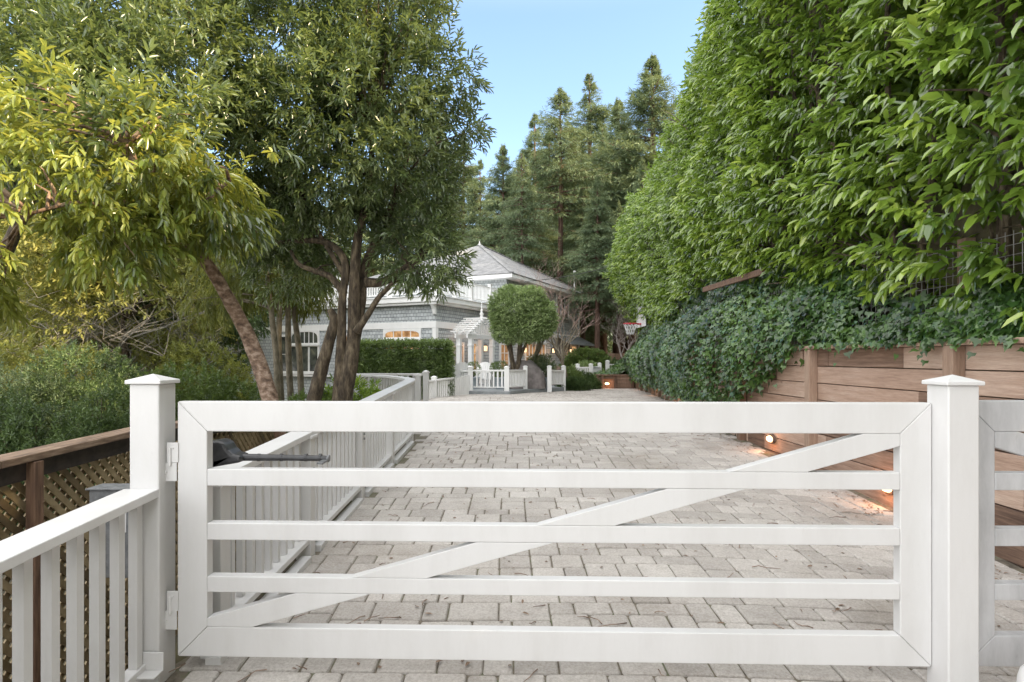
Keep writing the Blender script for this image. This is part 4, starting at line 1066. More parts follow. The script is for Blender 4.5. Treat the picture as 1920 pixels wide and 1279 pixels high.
# shrubs lower left
def shrub(label, loc, blobs, dens, mat, leaf, seed, n=10, twig=.12, name='shrub', cat='shrub', shape='leaf', group=None, up=.5, droop=.0, spread=.8):
    t = empty(name, loc, 0, label, cat, group)
    C, D = blob_points([(np.array(c, float), r) for c, r in blobs], dens, .55, -.9, 2.5, seed)
    mb = MB(); sub_branches(mb, [Vector((0, 0, 0)), Vector((.02, 0, .2))], C, 30, .02); mb.build('stems', 'bark', t)
    D = D+rng.normal(size=D.shape)*.35; D[:, 2] += up; vb = np.clip(.5+.4*wob(C, 3, seed+2)+rng.uniform(-.3, .3, len(C)), 0, 1)
    lv = Leaves(); lv.sprays(C, D, n, twig, leaf[0], leaf[1], spread, droop, shape, vb); lv.build('foliage', mat, t); return t
def sh(px, py, Y, rx, rz_, lab, mat='bushgreen', seed=1, dens=170, leaf=(.045, .015), **k):
    top = PX(px, py, Y); gz = terrain_z(top.x, Y); H = top.z-gz
    cz = H-rz_
    bl = [((0, 0, cz), (rx, rx*.8, rz_)), ((rx*.5, -.2, cz-rz_*.5), (rx*.7, rx*.7, rz_*.8)), ((-rx*.5, -.1, cz-rz_*.45), (rx*.7, rx*.7, rz_*.8)), ((0, 0, cz-rz_), (rx*1.1, rx*.8, rz_))]
    return shrub(lab, (top.x, Y, gz), bl, dens, mat, leaf, seed, group=None, **k)
G1 = dict(n=11, twig=.12, spread=1.15)
sh(150, 655, 7.6, .75, .65, 'tall soft green shrub behind the lattice fence, left of the gate post', seed=51, **G1)
sh(20, 700, 7.0, .8, .6, 'dark blue-green shrub at the left frame edge', 'conifer', 52, **G1)
sh(205, 735, 6.6, .40, .4, 'bright green low shrub touching the left gate post', seed=53, **G1)
sh(75, 765, 5.9, .6, .45, 'bright green low shrub just above the lattice cap', seed=54, **G1)
sh(230, 700, 9.5, .7, .6, 'green shrub directly behind the gate post cap', seed=55, dens=90, leaf=(.07, .016), **G1)
sh(350, 690, 9.0, .7, .55, 'dark glossy shrub right of the left gate post', 'clipped', 56, dens=90, leaf=(.06, .024), **G1)
sh(430, 715, 9.6, .7, .5, 'low dark shrub beneath the leaning trunk', 'clipped', 57, dens=90, leaf=(.06, .024), **G1)
sh(380, 650, 13, 1.0, .9, 'yellow-green shrub behind the leaning trunk', 'willowy', 58, dens=50, leaf=(.10, .03), **G1)
sh(60, 640, 11, 1.5, 1.2, 'large olive shrub in the left background', 'woodland', 59, dens=45, leaf=(.10, .035), **G1)
sh(-60, 730, 6.0, .6, .6, 'soft green shrub cut by the left frame edge', seed=60, **G1)
sh(655, 716, 9.6, .42, .33, 'glossy laurel shrub inside the curved railing', 'laurel', 61, dens=60, leaf=(.10, .032), n=8, twig=.10, spread=1.0)
sh(705, 722, 10.1, .30, .26, 'small glossy laurel shrub near the railing bend', 'laurel', 62, dens=60, leaf=(.09, .03), n=8, twig=.10, spread=1.0)
sh(590, 740, 9.2, .5, .3, 'low glossy shrub at the foot of the dark bay tree', 'clipped', 63, dens=60, leaf=(.09, .03), n=8, twig=.10)

# clipped hedge by the house
def box_leaves(x0, x1, y0, y1, z0, z1, dens, seed):
    C = []; D = []
    for (ax, s_, w, h) in ((0, -1, y1-y0, z1-z0), (0, 1, y1-y0, z1-z0), (1, -1, x1-x0, z1-z0), (2, 1, x1-x0, y1-y0)):
        n = int(w*h*dens); P = rng.uniform(0, 1, (n, 3))*np.array([x1-x0, y1-y0, z1-z0])+np.array([x0, y0, z0]); dd = np.zeros((n, 3)); dd[:, ax] = s_
        dep = rng.uniform(0, .22, n)-.06*wob(P, 2.5, seed)
        P[:, ax] = (x0, y0, z0)[ax]+dep if s_ < 0 else (x1, y1, z1)[ax]-dep
        C.append(P); D.append(dd)
    return np.concatenate(C), np.concatenate(D)
t = empty('clipped_hedge', (-3.62, 19.3, -.3), R(4), 'long clipped boxy green hedge in front of the house wall', 'hedge')
C, D = box_leaves(-1.6, 1.6, -.5, .6, 0, 2.26, 330, 4); D += rng.normal(size=D.shape)*.5
lv = Leaves(); lv.sprays(C, D, 7, .11, .075, .03, 1.1, .0, 'leaf', np.clip(.5+.45*wob(C, 3, 3)+rng.uniform(-.2, .2, len(C)), 0, 1)); lv.build('foliage', 'clipped', t)
mb = MB(); 
for i in range(9): mb.tube([(-1.4+i*.35, 0, 0), (-1.35+i*.35, .05, 1.6)], [.03, .015], 6)
mb.build('stems', 'bark', t)
mb = MB(); mb.box(-1.42, 1.42, -.33, .43, .0, 2.06); mb.build('inner_twigs', 'clipped', t, .1)

# round tree
b3 = PX(965, 712, 21.6)
near_tree('round_tree', 'round-topped green tree with several trunks in front of the house', b3,
    [[(962, 715, 6), (962, 690, 5), (958, 660, 4), (955, 620, 3), (950, 580, 2)], [(966, 710, 5), (972, 680, 4.5), (976, 640, 4), (985, 590, 2.5)], [(972, 680, 3), (984, 650, 2.5), (995, 620, 2)],
     [(958, 665, 2.2), (952, 650, 2), (945, 630, 1.5)]], 21.6,
    [((.25, 21.6, 3.35), (1.05, 1.0, .72)), ((-.18, 21.5, 3.05), (.62, .7, .66)), ((.95, 21.6, 2.85), (.72, .8, .72)), ((.45, 21.4, 2.55), (.85, .8, .5)), ((-.15, 21.5, 2.45), (.6, .7, .42)), ((1.0, 21.5, 2.5), (.5, .6, .30)), ((-.30, 21.5, 2.75), (.42, .6, .42)), ((-.1, 21.3, 3.75), (.38, .4, .3)), ((.75, 21.3, 3.7), (.42, .4, .32)), ((1.3, 21.4, 3.2), (.3, .4, .3))],
    150, ['roundcrown'], (.065, .026), 'bark', 40, gap=-1.2, seed=71, twig=.12, droop=.05, n=9, inner=.6, k=3)
near_tree('round_tree', 'crooked mossy trunk right of the round tree, under its crown', PX(1000, 715, 22.4),
    [[(1000, 715, 5), (1000, 685, 4.5), (1008, 655, 4), (1012, 630, 3), (1010, 600, 2)], [(1000, 680, 3), (1018, 640, 2), (1025, 610, 1.5)]], 22.4,
    [((1.05, 22.4, 2.8), (.6, .6, .5))], 100, ['roundcrown'], (.065, .026), 'bark_pale', 8, gap=-1.2, seed=72, twig=.12, n=9)
# bare trees by the house
twig_tree('bare_maple', 'bare reddish-twigged maple at the far corner of the house', 'tree', PX(1062, 712, 23.5), .75, 'bark_pale', 'twig_red', 14, 4, [(-.12, 0, 1), (.15, .1, 1)], 1.7, .07, .8, kids=3)
twig_tree('bare_maple', 'small red bare shrub top showing above the round tree', 'tree', PX(1000, 650, 25.5), .8, 'bark_pale', 'twig_red', 15, 4, [(0, 0, 1), (.2, 0, 1)], 1.5, .05, .8, kids=3)
twig_tree('bare_shrub', 'pale bare many-stemmed shrub below the basketball hoop', 'shrub', PX(1172, 690, 28.5), .8, 'twig_pale', 'twig_pale', 17, 5, [(-.3, 0, 1), (.1, 0, 1), (.3, 0, .9)], 1.4, .05, .8, kids=3)
# border plants
sh(1068, 692, 24.3, .46, .30, 'dark clipped ball bush beside the deck fence', 'clipped', 81, dens=220, leaf=(.05, .02))
sh(1092, 700, 25.0, .42, .22, 'low green mound plant right of the ball bush', 'bushgreen', 82, dens=160, leaf=(.10, .012))
sh(1075, 715, 23.2, .50, .16, 'grassy border plant at the paving edge', 'bushgreen', 83, dens=160, leaf=(.14, .012))
sh(1100, 712, 24.6, .40, .16, 'grassy border plant near the timber planter', 'bushgreen', 84, dens=160, leaf=(.14, .012))
sh(1010, 688, 25.6, .6, .35, 'leafy blue-green shrub against the house windows', 'conifer', 85, dens=120, leaf=(.08, .03))
sh(1035, 690, 25.4, .5, .32, 'leafy green shrub left of the bare maple', 'clipped', 86, dens=120, leaf=(.08, .03))
sh(1045, 690, 24.8, .45, .3, 'purplish low shrub at the foot of the bare maple', 'twig_red', 87, dens=120, leaf=(.06, .02))
sh(1102, 655, 33, 1.3, .8, 'rounded rhododendron beyond the house corner', 'clipped', 88, dens=60, leaf=(.12, .045))
sh(1130, 672, 34, 1.3, .6, 'leafy shrub behind the garden fence', 'bushgreen', 89, dens=60, leaf=(.12, .045))
sh(1098, 680, 30, .8, .5, 'variegated shrub at the far house door', 'roundcrown', 90, dens=80, leaf=(.09, .03))

# ------------------------------------------------------------------ big laurel hedge
def hedge_top(Y): return lerp_tab([(0, 8.6), (9, 8.4), (13, 8.1), (17, 7.9), (24, 8.2), (28, 8.4)], Y)
def hedge_bot(Y): return lerp_tab([(0, 1.85), (4, 1.9), (5.5, 2.15), (7.5, 2.45), (9, 2.75), (12, 3.1), (16, 2.9), (22, 2.4), (28, 2.0)], Y)
def hedge_x(Y, h):
    b = hedge_bot(Y); t_ = (h-b)/(hedge_top(Y)-b); x = wallx(Y)+.28-.25*math.sin(math.pi*min(1, max(0, t_))**.8)-.30*sstep(8, 20, Y)-.45*sstep(18, 26, Y)*math.sin(math.pi*min(1, max(0, t_)))
    x += 1.3*max(0, 1-t_*1.7)**1.3*sstep(16, 25, Y)
    return x+.25*max(0, t_-.75)*4*.5
def hedge():
    t = empty('laurel_hedge', (3.9, 8, 1.6), 0, 'very tall glossy cherry laurel hedge above the timber wall, right', 'hedge')
    o0 = np.array([3.9, 8, 1.6]); lv = Leaves()
    for (ya, yb, dens, L_, W_, n, tw) in ((-16, 2.3, 40, .24, .11, 9, .2), (2.3, 5.2, 52, .150, .056, 9, .17), (5.2, 8.2, 52, .145, .053, 9, .17), (8.2, 13.5, 50, .145, .055, 9, .18), (13.5, 20, 36, .16, .055, 9, .2), (20, 28.6, 27, .18, .06, 9, .22)):  # first strip is out of view, added and kept dense to shade the gate
        N = int((yb-ya)*6*dens); Y = rng.uniform(ya, yb, N); u = rng.uniform(0, 1, N)
        H = np.array([hedge_bot(y)+(hedge_top(y)-hedge_bot(y))*q for y, q in zip(Y, u)])
        X = np.array([hedge_x(y, h) for y, h in zip(Y, H)])
        P = np.stack([X, Y, H], 1)
        bulge = wob(P, .85, 77); fine = wob(P, 2.6, 78)
        dep = rng.exponential(.16, N)
        P[:, 0] += -.22*bulge-.16*fine+dep
        lowjit = rng.uniform(-.15, .1, N)*(u < .08); P[:, 2] += lowjit
        P[:, 2] += np.where(u > .97, rng.uniform(0, .35, N), 0)
        gapm = wob(P, 1.1, 99)+.25*fine > -.60
        keep = gapm | (Y < 2.3) | (rng.uniform(0, 1, N) < .12) | (H < 3.0)
        P = P[keep]; dep = dep[keep]; u = u[keep]
        D = np.zeros_like(P); D[:, 0] = -1; D[:, 1] = -.25; D[:, 2] = .18; D += rng.normal(size=D.shape)*.36
        topm = u > .94; D[topm, 2] += 1.2
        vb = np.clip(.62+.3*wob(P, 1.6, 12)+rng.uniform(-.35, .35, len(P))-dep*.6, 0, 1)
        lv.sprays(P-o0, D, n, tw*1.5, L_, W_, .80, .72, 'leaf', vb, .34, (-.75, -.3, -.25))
    # end face
    N = 2600; H = rng.uniform(2, 8.4, N); X = np.array([hedge_x(28.5, h) for h in H])+rng.uniform(0, 1, N)**1.3*3.2; P = np.stack([X, np.full(N, 28.6)+rng.normal(size=N)*.25, H], 1); D = np.tile([-.2, 1, .1], (N, 1))+rng.normal(size=(N, 3))*.4
    lv.sprays(P-o0, D, 9, .22, .18, .06, .95, .4)
    N = 3600; Y = rng.uniform(-15, 28, N); X = np.array([wallx(y) for y in Y])+rng.uniform(.2, 1.8, N); H = np.array([hedge_top(y) for y in Y])+rng.uniform(-.3, .15, N)
    D = np.tile([0, 0, 1.], (N, 1))+rng.normal(size=(N, 3))*.5; lv.sprays(np.stack([X, Y, H], 1)-o0, D, 8, .25, .16, .055, .9, .3)
    # interior leaves, sparse
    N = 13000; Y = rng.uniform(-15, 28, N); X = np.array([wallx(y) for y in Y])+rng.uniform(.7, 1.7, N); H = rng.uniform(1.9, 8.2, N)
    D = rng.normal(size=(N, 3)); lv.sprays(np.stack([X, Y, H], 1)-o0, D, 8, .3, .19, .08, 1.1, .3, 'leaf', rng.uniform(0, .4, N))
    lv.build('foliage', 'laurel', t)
    mb = MB(); y = 1.5
    while y < 28:
        x = wallx(y)+random.uniform(.5, .85); p = Vector((x, y, 1.35)); pts = [p.copy()]
        for k in range(7): p = p+Vector((random.uniform(-.12, .10), random.uniform(-.15, .15), .95)); pts.append(p.copy())
        mb.tube([q-Vector(o0) for q in pts], [.045, .042, .038, .033, .028, .022, .016, .01], 7, cap=False)
        for k in range(10):
            q = pts[random.randint(1, 6)]; e = q+Vector((random.uniform(-.6, -.15), random.uniform(-.6, .6), random.uniform(.1, .7))); m = q.lerp(e, .5)+Vector((0, 0, .08))
            mb.tube([q-Vector(o0), m-Vector(o0), e-Vector(o0)], [.016, .011, .005], 5, cap=False)
        y += random.uniform(.35, .6)
    mb.build('stems', 'bark', t)
hedge()
# trees on the slope behind the hedge: backdrop; the last three unseen, added to shade the gate
for i, (x, y, s_, lab) in enumerate([(7.5, 9, 1.35, 'yellow-green tree showing through the near end of the tall hedge'), (11.0, 15, 1.15, 'tree behind the middle of the tall hedge'), (11.5, 22, 1.0, 'tree behind the far end of the tall hedge'), (7.2, 3.5, 1.3, 'tree behind the right end of the tall hedge'), (10.2, -.6, 1.35, 'unseen tree added behind the hedge to shade the gate'), (10.6, -4.4, 1.4, 'unseen shade tree added behind the hedge, nearest the road'), (9.8, -8.2, 1.3, 'unseen shade tree added by the road, farthest from the house')]):
    o = copy_tree(v1); o.location = (x, y, terrain_z(x, y)-1.6); o.scale = (s_*.9, s_*.9, s_); o.rotation_euler.z = i*1.3; o['label'] = lab; o['group'] = 'trees behind the laurel hedge'; o.name = 'slope_tree'

# ivy
def ivy():
    lv = Leaves()
    def lo(Y): return lerp_tab([(0, 1.60), (6.6, 1.60), (7.2, 1.42), (7.7, 1.10), (8.3, .92), (9, .82), (11, .72), (16, .66), (21, .62), (24, .70), (25.5, .6)], Y)
    def hi(Y): return lerp_tab([(0, 2.15), (3.5, 2.1), (4.5, 2.0), (5.2, 1.98), (6.2, 2.4), (8, 2.85), (12, 3.3), (18, 3.2), (26, 2.7)], Y)
    def over(Y): return lerp_tab([(0, .06), (6.8, .10), (8.2, .42), (10, .62), (16, .65), (22, .55), (26, .4)], Y)
    for ya, yb, dens, s_ in ((2.2, 6.5, 1150, .066), (6.5, 12, 850, .074), (12, 18, 560, .088), (18, 26, 400, .105)):
        N = int((yb-ya)*2.2*dens); Y = rng.uniform(ya, yb, N); u = rng.uniform(0, 1, N)
        X = np.zeros(N); H = np.zeros(N)
        for i in range(N):
            y = Y[i]; l, h = lo(y), hi(y); H[i] = l+(h-l)*u[i]
            f = (H[i]-l)/(h-l); ov = over(y)
            belly = -ov*math.sin(math.pi*min(1, f*1.15+.12))**.7 if f < .78 else -ov*.25
            X[i] = wallx(y)+belly+(max(0, H[i]-1.62)*.42 if H[i] > 1.62 else 0)-.04
        P = np.stack([X, Y, H], 1); b = wob(P, 2.0, 5)
        P[:, 0] += -.10*b+rng.exponential(.05, N); P[:, 2] += .05*b+(rng.exponential(.05, N)*-1*(u < .12))
        # holes so the wire grid shows
        hole = (np.abs(Y-5.35) < .75) & (H > 1.80) | (np.abs(Y-3.55) < .3) & (H > 1.9)
        hole2 = (wob(P, 1.8, 66) < -.85)
        keep = ~(hole & (rng.uniform(0, 1, N) < .88)) & ~(hole2 & (rng.uniform(0, 1, N) < .7))
        keep &= ~((Y < 6.9) & (P[:, 2] < 1.585) & (rng.uniform(0, 1, N) < .93))
        P[:, 0] = np.where((Y < 6.9) & (P[:, 2] < 1.6), np.minimum(P[:, 0], 3.285), P[:, 0])
        P = P[keep]; n = len(P)
        D = np.tile([-.45, -.15, -.85], (n, 1))+rng.normal(size=(n, 3))*.40
        U = np.tile([-1, -.25, .75], (n, 1))+rng.normal(size=(n, 3))*.42
        sz = s_*rng.uniform(.55, 1.25, n)
        lv.add(P, D, U, sz, sz*rng.uniform(.8, 1.05, n), np.clip(.45+.3*wob(P, 2.4, 31)+rng.uniform(-.4, .4, n), 0, 1), 'ivy')
    # bank ivy above the low planter and soil behind the wall
    N = 3600; X = rng.uniform(3.75, 6.3, N); Y = rng.uniform(25.0, 28.5, N); H = .62+.10*wob(np.stack([X, Y, X], 1), 1.2, 3)+np.clip(X-4.3, 0, 2)*.62+rng.uniform(0, .12, N)
    P = np.stack([X, Y, H], 1); D = rng.normal(size=(N, 3)); U = np.tile([-.3, -.6, 1.], (N, 1))+rng.normal(size=(N, 3))*.4
    lv.add(P, D, U, .12*rng.uniform(.6, 1.2, N), .11*rng.uniform(.6, 1.2, N), rng.uniform(0.2, 1, N), 'ivy')
    o = lv.build('ivy', 'ivy'); tag(o, 'dark glossy ivy spilling over the timber retaining wall', 'ivy', kind='stuff')
    mb = MB(); mb.v = []; ys = np.arange(25, 28.8, .5); xs = np.arange(3.8, 6.9, .5)
    for y in ys:
        for x in xs: mb.v.append((x, y, .58+max(0, x-4.3)*.62-(.6 if y > 28.4 else 0)))
    n = len(xs)
    for i in range(len(ys)-1):
        for j in range(n-1): mb.f.append((i*n+j, i*n+j+1, (i+1)*n+j+1, (i+1)*n+j))
    mb.a = [.5]*len(mb.f); mb.m = [0]*len(mb.f); tag(mb.build('earth_bank', 'soil'), kind='structure')
ivy()
# dark backing bank behind the wire grid
mb = MB(); ys = np.arange(-4, 28, .6)
for i, y in enumerate(ys):
    for x, z in ((.12, 1.50), (.75, 1.95), (1.1, 3.2), (2.4, 4.2)): mb.v.append((wallx(y)+x+random.uniform(-.06, .06), y, z+random.uniform(-.08, .08)))
for i in range(len(ys)-1):
    for j in range(3): mb.f.append((i*4+j, i*4+j+1, i*4+5+j, i*4+4+j))
mb.a = [.5]*len(mb.f); mb.m = [0]*len(mb.f); tag(mb.build('hillside', 'soil', None, 0, True), kind='structure')

# ------------------------------------------------------------------ redwoods
def conifer(h, r, base, seed, dens=1.0, trunk_r=.45, size=1.0):
    rs = np.random.default_rng(seed); t = empty('redwood_tree', (0, 0, 0), 0, '', 'redwood', 'redwoods behind the house')
    mb = MB(); mb.tube([(0, 0, -1), (0, 0, h*.25), (.1, 0, h*.6), (0, 0, h)], [trunk_r, trunk_r*.8, trunk_r*.45, .04], 10, lump=.05)
    lv = Leaves(); C = []; D = []; T = []; S = []
    nb = int(185*dens)
    for i in range(nb):
        f = rs.uniform(0, 1)**.9; z = base+(h-base)*f; z = (round(z/.8)*.8 if f < .8 else z)+rs.normal()*.12; f = min(.995, max(0, (z-base)/(h-base))); a = rs.uniform(0, 6.28)
        L = r*(1-f)**.9*rs.uniform(.45, 1.35)*(1+.2*math.sin(z*.8+a*2))+.06
        el = rs.uniform(-.25, .15)+.5*f; d = np.array([math.cos(a)*math.cos(el), math.sin(a)*math.cos(el), math.sin(el)])
        p0 = np.array([0, 0, z]); pts = []
        for k in range(6):
            s_ = (k+1)/6; pts.append(p0+d*L*s_+np.array([0, 0, -.16*L*s_*s_+.05*L*s_**4]))
        mb.tube([tuple(p0), tuple(pts[2]), tuple(pts[5])], [.05+.05*(1-f), .03, .012], 4, cap=False)
        m = int((16+L*10)*dens)
        s_ = rs.uniform(.18, 1.02, m)**.8; q = p0+d*L*s_[:, None]; q[:, 2] += -.16*L*s_*s_
        side = np.array([-d[1], d[0], 0]); w = rs.normal(size=m)*.26*L*(.35+.5*np.sin(s_*3)); q = q+side*w[:, None]; q[:, 2] += rs.normal(size=m)*.09-.16*np.abs(w)
        C.append(q); D.append(d*.7+side*np.sign(w)[:, None]*.6+np.array([0, 0, -.22])+rs.normal(size=(m, 3))*.3); S.append(np.full(m, .38+.62*min(1, L/1.8))); T.append(np.clip(.28+.35*f**2.5+.35*s_+rs.uniform(-.25, .25)+rs.uniform(-.2, .2, m), 0, 1))  # tone rises towards the treetop, sunlit tops put into the needle colour
    C = np.concatenate(C); D = np.concatenate(D); T = np.concatenate(T); S = np.concatenate(S)
    mb.build('trunk', 'bark_redwood', t, 0, True)
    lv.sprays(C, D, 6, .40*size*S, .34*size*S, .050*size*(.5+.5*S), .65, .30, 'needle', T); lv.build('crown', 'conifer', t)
    return t
c1 = conifer(26, 5.2, 4.5, 1, 1.4, .48); c2 = conifer(24, 4.4, 9, 2, 1.3, .42); c3 = conifer(22, 6.2, 3.5, 3, 1.45, .55); c4 = conifer(25, 4.6, 14, 4, .95, .40)
regkids(); used = set()
RW_ = [ # px, top py, Y, variant, x-scale, label
 (1050, 168, 43, c4, 1.0, 'redwood with a tall bare trunk and sunlit top right of the roof'),
 (1003, 215, 52, c1, 1.0, 'sunlit redwood left of the tall bare trunk'),
 (943, 275, 44, c3, .85, 'dark redwood directly above the roof peak'),
 (978, 290, 39, c4, .8, 'slim redwood whose dark trunk rises behind the roof'),
 (1105, 140, 60, c1, 1.15, 'sunlit redwood crowning the group near the centre'),
 (1160, 190, 47, c3, 1.0, 'broad dark redwood at the left edge of the laurel hedge'),
 (1222, 110, 44, c3, 1.1, 'tall dark redwood partly behind the laurel hedge'),
 (1120, 330, 36, c2, .9, 'dark thick-trunked redwood beyond the house corner'),
 (1093, 350, 42, c2, .9, 'dark redwood trunk just right of the house corner'),
 (1160, 380, 40, c2, .8, 'reddish-trunked redwood left of the basketball hoop'),
 (1205, 300, 38, c2, .8, 'reddish redwood trunk behind the basketball hoop'),
 (900, 300, 52, c1, .9, 'redwood between the bay tree and the roof peak'),
 (870, 250, 58, c1, 1.0, 'pale distant redwood behind the bay tree edge'),
 (820, 230, 60, c3, 1.0, 'distant redwood behind the right side of the bay tree'),
 (760, 240, 62, c1, 1.2, 'distant redwood behind the bay tree crown'),
 (700, 300, 58, c3, 1.1, 'distant redwood behind the bay tree trunks'),
 (620, 330, 55, c1, 1.2, 'distant redwood left of the bay tree trunks'),
 (540, 320, 58, c3, 1.2, 'distant redwood behind the saplings'),
 (450, 300, 50, c1, 1.2, 'distant redwood behind the leaning trunk'),
 (1080, 260, 66, c3, 1.4, 'broad redwood filling the gap behind the sunlit tops'),
 (960, 330, 70, c3, 1.6, 'broad redwood farthest behind the roof'),
 (1030, 250, 64, c1, 1.4, 'full redwood behind the tall bare trunk'),
 (1180, 260, 64, c1, 1.6, 'broad redwood far behind the basketball hoop'),
 (1130, 240, 56, c1, 1.2, 'full redwood between the sunlit tops and laurel hedge'),
 (315, 330, 26, c2, .6, 'redwood with a reddish trunk behind the left gate post'),
 (235, 300, 34, c2, .8, 'redwood trunk in the left woodland'),
 (120, 260, 36, c1, .9, 'conifer in the left background woods'),
 (20, 240, 38, c3, .9, 'broad conifer at the far left edge'),
 (370, 330, 36, c3, .9, 'broad conifer behind the saplings on the left'),
 (-60, 200, 44, c1, 1.1, 'conifer beyond the left frame edge'),
]
for px, py, Y, v, xs, lab in RW_:
    o = v if v.name not in used else copy_tree(v)
    if o is v: used.add(v.name)
    x = (px-960)*Y/F; gz = min(terrain_z(x, Y), 2.0); top = EYE+(HOR-py)*Y/F; hh = {c1.name: 26, c2.name: 24, c3.name: 22, c4.name: 25}[v.name]
    zs = (top-gz)/hh; o.location = (x, Y, gz); o.scale = (zs*xs, zs*xs, zs); o.rotation_euler.z = random.uniform(0, 6.28); o['label'] = lab
    if px < 500: o['group'] = 'conifers in the wood on the left'
for i, (x, y, hgt, v, lab) in enumerate([(16.5, 4.5, 27, c1, 'unseen shade redwood added behind the near part of the laurel hedge'), (17, 9.5, 29, c3, 'broad unseen shade redwood added behind the laurel hedge'), (16.5, 14.5, 28, c1, 'unseen shade redwood added behind the hedge middle'),
        (18, 19.5, 30, c3, 'broad unseen shade redwood added level with the house corner'), (17.5, 24.5, 29, c1, 'unseen shade redwood added behind the far part of the hedge'), (18, 30, 28, c3, 'unseen shade redwood added beyond the far end of the hedge')]):
    o = copy_tree(v); hh = 26 if v is c1 else 22; zs = hgt/hh; o.location = (x, y, 3.5); o.scale = (zs, zs, zs); o.rotation_euler.z = i*.9; o['label'] = lab; o['group'] = 'unseen redwoods added on the right for shade'  # unseen redwoods added to shade the house and the many-stemmed bay tree
# distant wood closing the horizon
def far_wood():
    lv = Leaves(); C = []; 
    for (n, a0, a1, r0, r1, h0, h1) in ((13000, -62, 62, 74, 92, 0, 15),):
        a = np.radians(rng.uniform(a0, a1, n)); r = rng.uniform(r0, r1, n); X = r*np.sin(a); Y = r*np.cos(a)
        top = 10+4*np.sin(a*23)+3*np.sin(a*51+1)
        H = rng.uniform(-3, 1, n)*1.0+rng.uniform(0, 1, n)*top; C.append(np.stack([X, Y, H], 1))
    C = np.concatenate(C); D = rng.normal(size=C.shape)
    lv.sprays(C, D, 5, .9, 1.0, .34, 1.1, .3, 'needle', np.clip(.5+.4*wob(C, .15, 4)+rng.uniform(-.3, .3, len(C)), 0, 1))
    tag(lv.build('distant_wood', 'conifer'), 'far-off dark green wood closing the horizon', 'wood', kind='stuff')
far_wood()
# brown board fence far right
mb = MB()
for i in range(26): x = 6.0+i*.16; mb.box(x, x+.15, 36+.004*(i % 2), 36.03+.004*(i % 2), .2, 1.75+.02*random.random(), random.random())
tag(mb.build('board_fence', 'plankpost'), 'distant brown board fence below the redwoods', 'fence')

# basketball hoop
hc = PX(1182, 607, 26.0); t = empty('basketball_hoop', (hc.x+.45, 26.0, .2), 0, 'basketball hoop with red rim and white net at the far hedge edge', 'basketball hoop')
o0 = Vector((hc.x+.45, 26.0, .2)); c = hc-o0; rr_ = .30
mb = MB(); ring = [(c.x+rr_*math.cos(k*math.pi/12), c.y+rr_*math.sin(k*math.pi/12), c.z) for k in range(25)]; mb.tube(ring, .022, 8, cap=False); mb.box(c.x+rr_, c.x+rr_+.16, c.y-.08, c.y+.08, c.z-.05, c.z+.02); mb.build('rim', 'red_metal', t)
mb = MB()
for k in range(12):
    for sg in (-1, 1):
        pts = []
        for j in range(6):
            f = j/5; a = (k+sg*f*1.5)*math.pi/6; r = rr_*(1-.52*f**.8); pts.append((c.x+r*math.cos(a), c.y+r*math.sin(a), c.z-.02-.46*f))
        mb.tube(pts, .010, 4, cap=False)
mb.build('net', 'net', t)
mb = MB(); mb.box(c.x+rr_+.161, c.x+rr_+.20, c.y-.9, c.y+.9, c.z-.15, c.z+.95); mb.build('backboard', 'white_far', t, .01)
mb = MB(); mb.tube([(c.x+1.3, c.y, 0), (c.x+1.3, c.y, 2.6), (c.x+.55, c.y, 3.1)], .06, 10); mb.build('pole', 'steel', t)

# overhead wires
mast = HC+AX*(LR-1.2)-BX*(-.1)*-1; mast.z = 7.1
for (e, lab, s0) in ((PX(1240, 478, 34), 'black overhead cable running from the roof mast to the right', mast), (PX(1250, 500, 30), 'second overhead cable dipping behind the laurel hedge', mast), (PX(1235, 465, 36), 'overhead cable crossing in front of the roof slope', PX(985, 528, 29.5))):
    mb = MB(); pts = []
    for k in range(13):
        f = k/12; p = Vector(s0).lerp(e, f); p.z -= .35*4*f*(1-f); pts.append(p)
    mb.tube(pts, .018, 5); tag(mb.build('overhead_cable', 'wire'), lab, 'cable')

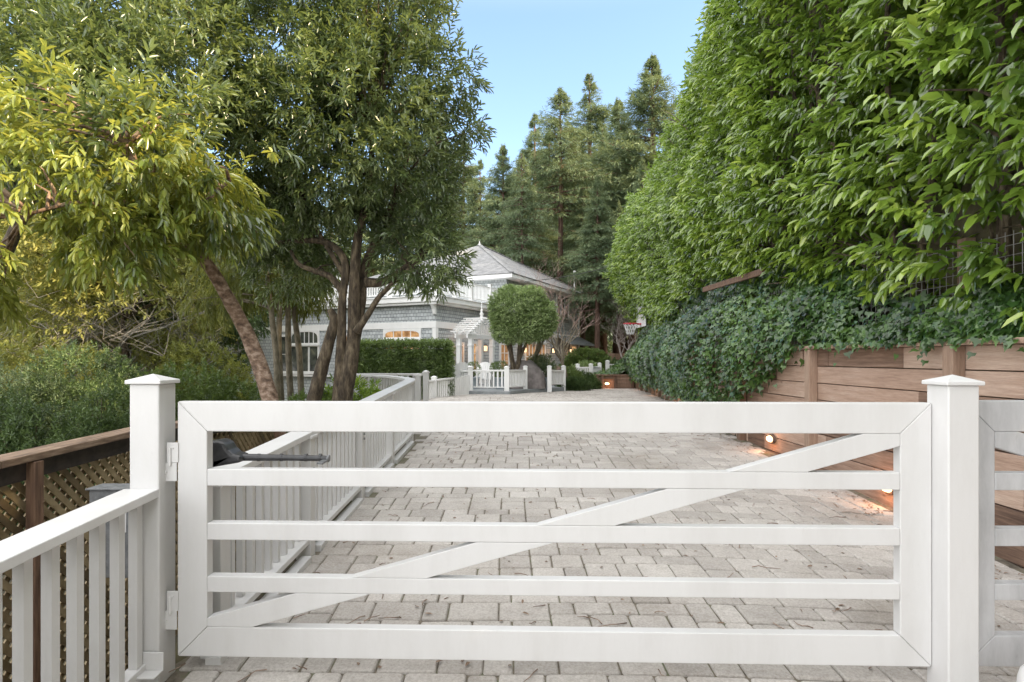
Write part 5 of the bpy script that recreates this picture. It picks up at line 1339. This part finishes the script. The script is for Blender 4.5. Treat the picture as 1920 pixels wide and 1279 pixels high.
# ------------------------------------------------------------------ camera, light, sky
cam = bpy.data.cameras.new('camera'); co = bpy.data.objects.new('camera', cam); COL.objects.link(co)
co.location = (0, 0, EYE); co.rotation_euler = (R(90), 0, 0); cam.sensor_width = 36; cam.lens = 36*F/1920
cam.shift_y = (HOR-639.5)/1920; cam.clip_end = 2000; cam.clip_start = .05
sc.camera = co
SE, SR = R(41), R(112)          # elevation, azimuth clockwise from +Y
w = bpy.data.worlds.new('World'); sc.world = w; w.use_nodes = True
nt = w.node_tree; bg = nt.nodes['Background']; sky = nt.nodes.new('ShaderNodeTexSky'); sky.sky_type = 'NISHITA'; sky.sun_disc = False
sky.sun_elevation = SE; sky.sun_rotation = SR; sky.air_density = 1.0; sky.dust_density = .5; sky.ozone_density = 1.0
hs = nt.nodes.new('ShaderNodeHueSaturation'); hs.inputs['Saturation'].default_value = 1.0
nt.links.new(sky.outputs[0], hs.inputs['Color'])
blue = mixcol(nt, 1, hs.outputs[0], (1.0*.42, 1.0*.42, .97*.42), 'MULTIPLY')
# bright thin cloud added to brighten the shade, over the unseen dome (overhead, to the sides and behind the viewer)
tc = nt.nodes.new('ShaderNodeTexCoord'); sp = nt.nodes.new('ShaderNodeSeparateXYZ'); nt.links.new(tc.outputs['Generated'], sp.inputs[0])
def mr(v, a, b):
    n = nt.nodes.new('ShaderNodeMapRange'); n.interpolation_type = 'SMOOTHSTEP'; n.inputs[1].default_value = a; n.inputs[2].default_value = b; nt.links.new(v, n.inputs[0]); return n.outputs[0]
clear = math_n(nt, 'MULTIPLY', mr(sp.outputs[1], .35, .72), math_n(nt, 'SUBTRACT', 1, mr(sp.outputs[2], .50, .72)))
cn = noise(nt, tc.outputs['Generated'], 2.2, 5, .55)
fill_cloud = mixcol(nt, cn, (2.35, 2.37, 2.40), (4.35, 4.22, 4.05))
fac = math_n(nt, 'MULTIPLY', math_n(nt, 'SUBTRACT', 1, clear), .82)
nt.links.new(mixcol(nt, fac, blue, fill_cloud), bg.inputs[0]); bg.inputs[1].default_value = 1.0
sd = Vector((math.sin(SR)*math.cos(SE), math.cos(SR)*math.cos(SE), math.sin(SE)))
sl = bpy.data.lights.new('sun', 'SUN'); sl.energy = 11; sl.angle = R(.6); sl.color = (1, .77, .48)
so = bpy.data.objects.new('sun', sl); COL.objects.link(so); so.rotation_euler = sd.to_track_quat('Z', 'Y').to_euler(); so.location = (20, -20, 30)
sc.view_settings.view_transform = 'Standard'; sc.view_settings.look = 'None'; sc.view_settings.exposure = 0; sc.view_settings.gamma = 1.04
sc.render.engine = 'CYCLES'
try:
    sc.cycles.max_bounces = 8; sc.cycles.diffuse_bounces = 4; sc.cycles.glossy_bounces = 2; sc.cycles.transmission_bounces = 3; sc.cycles.sample_clamp_indirect = 4
except Exception: pass
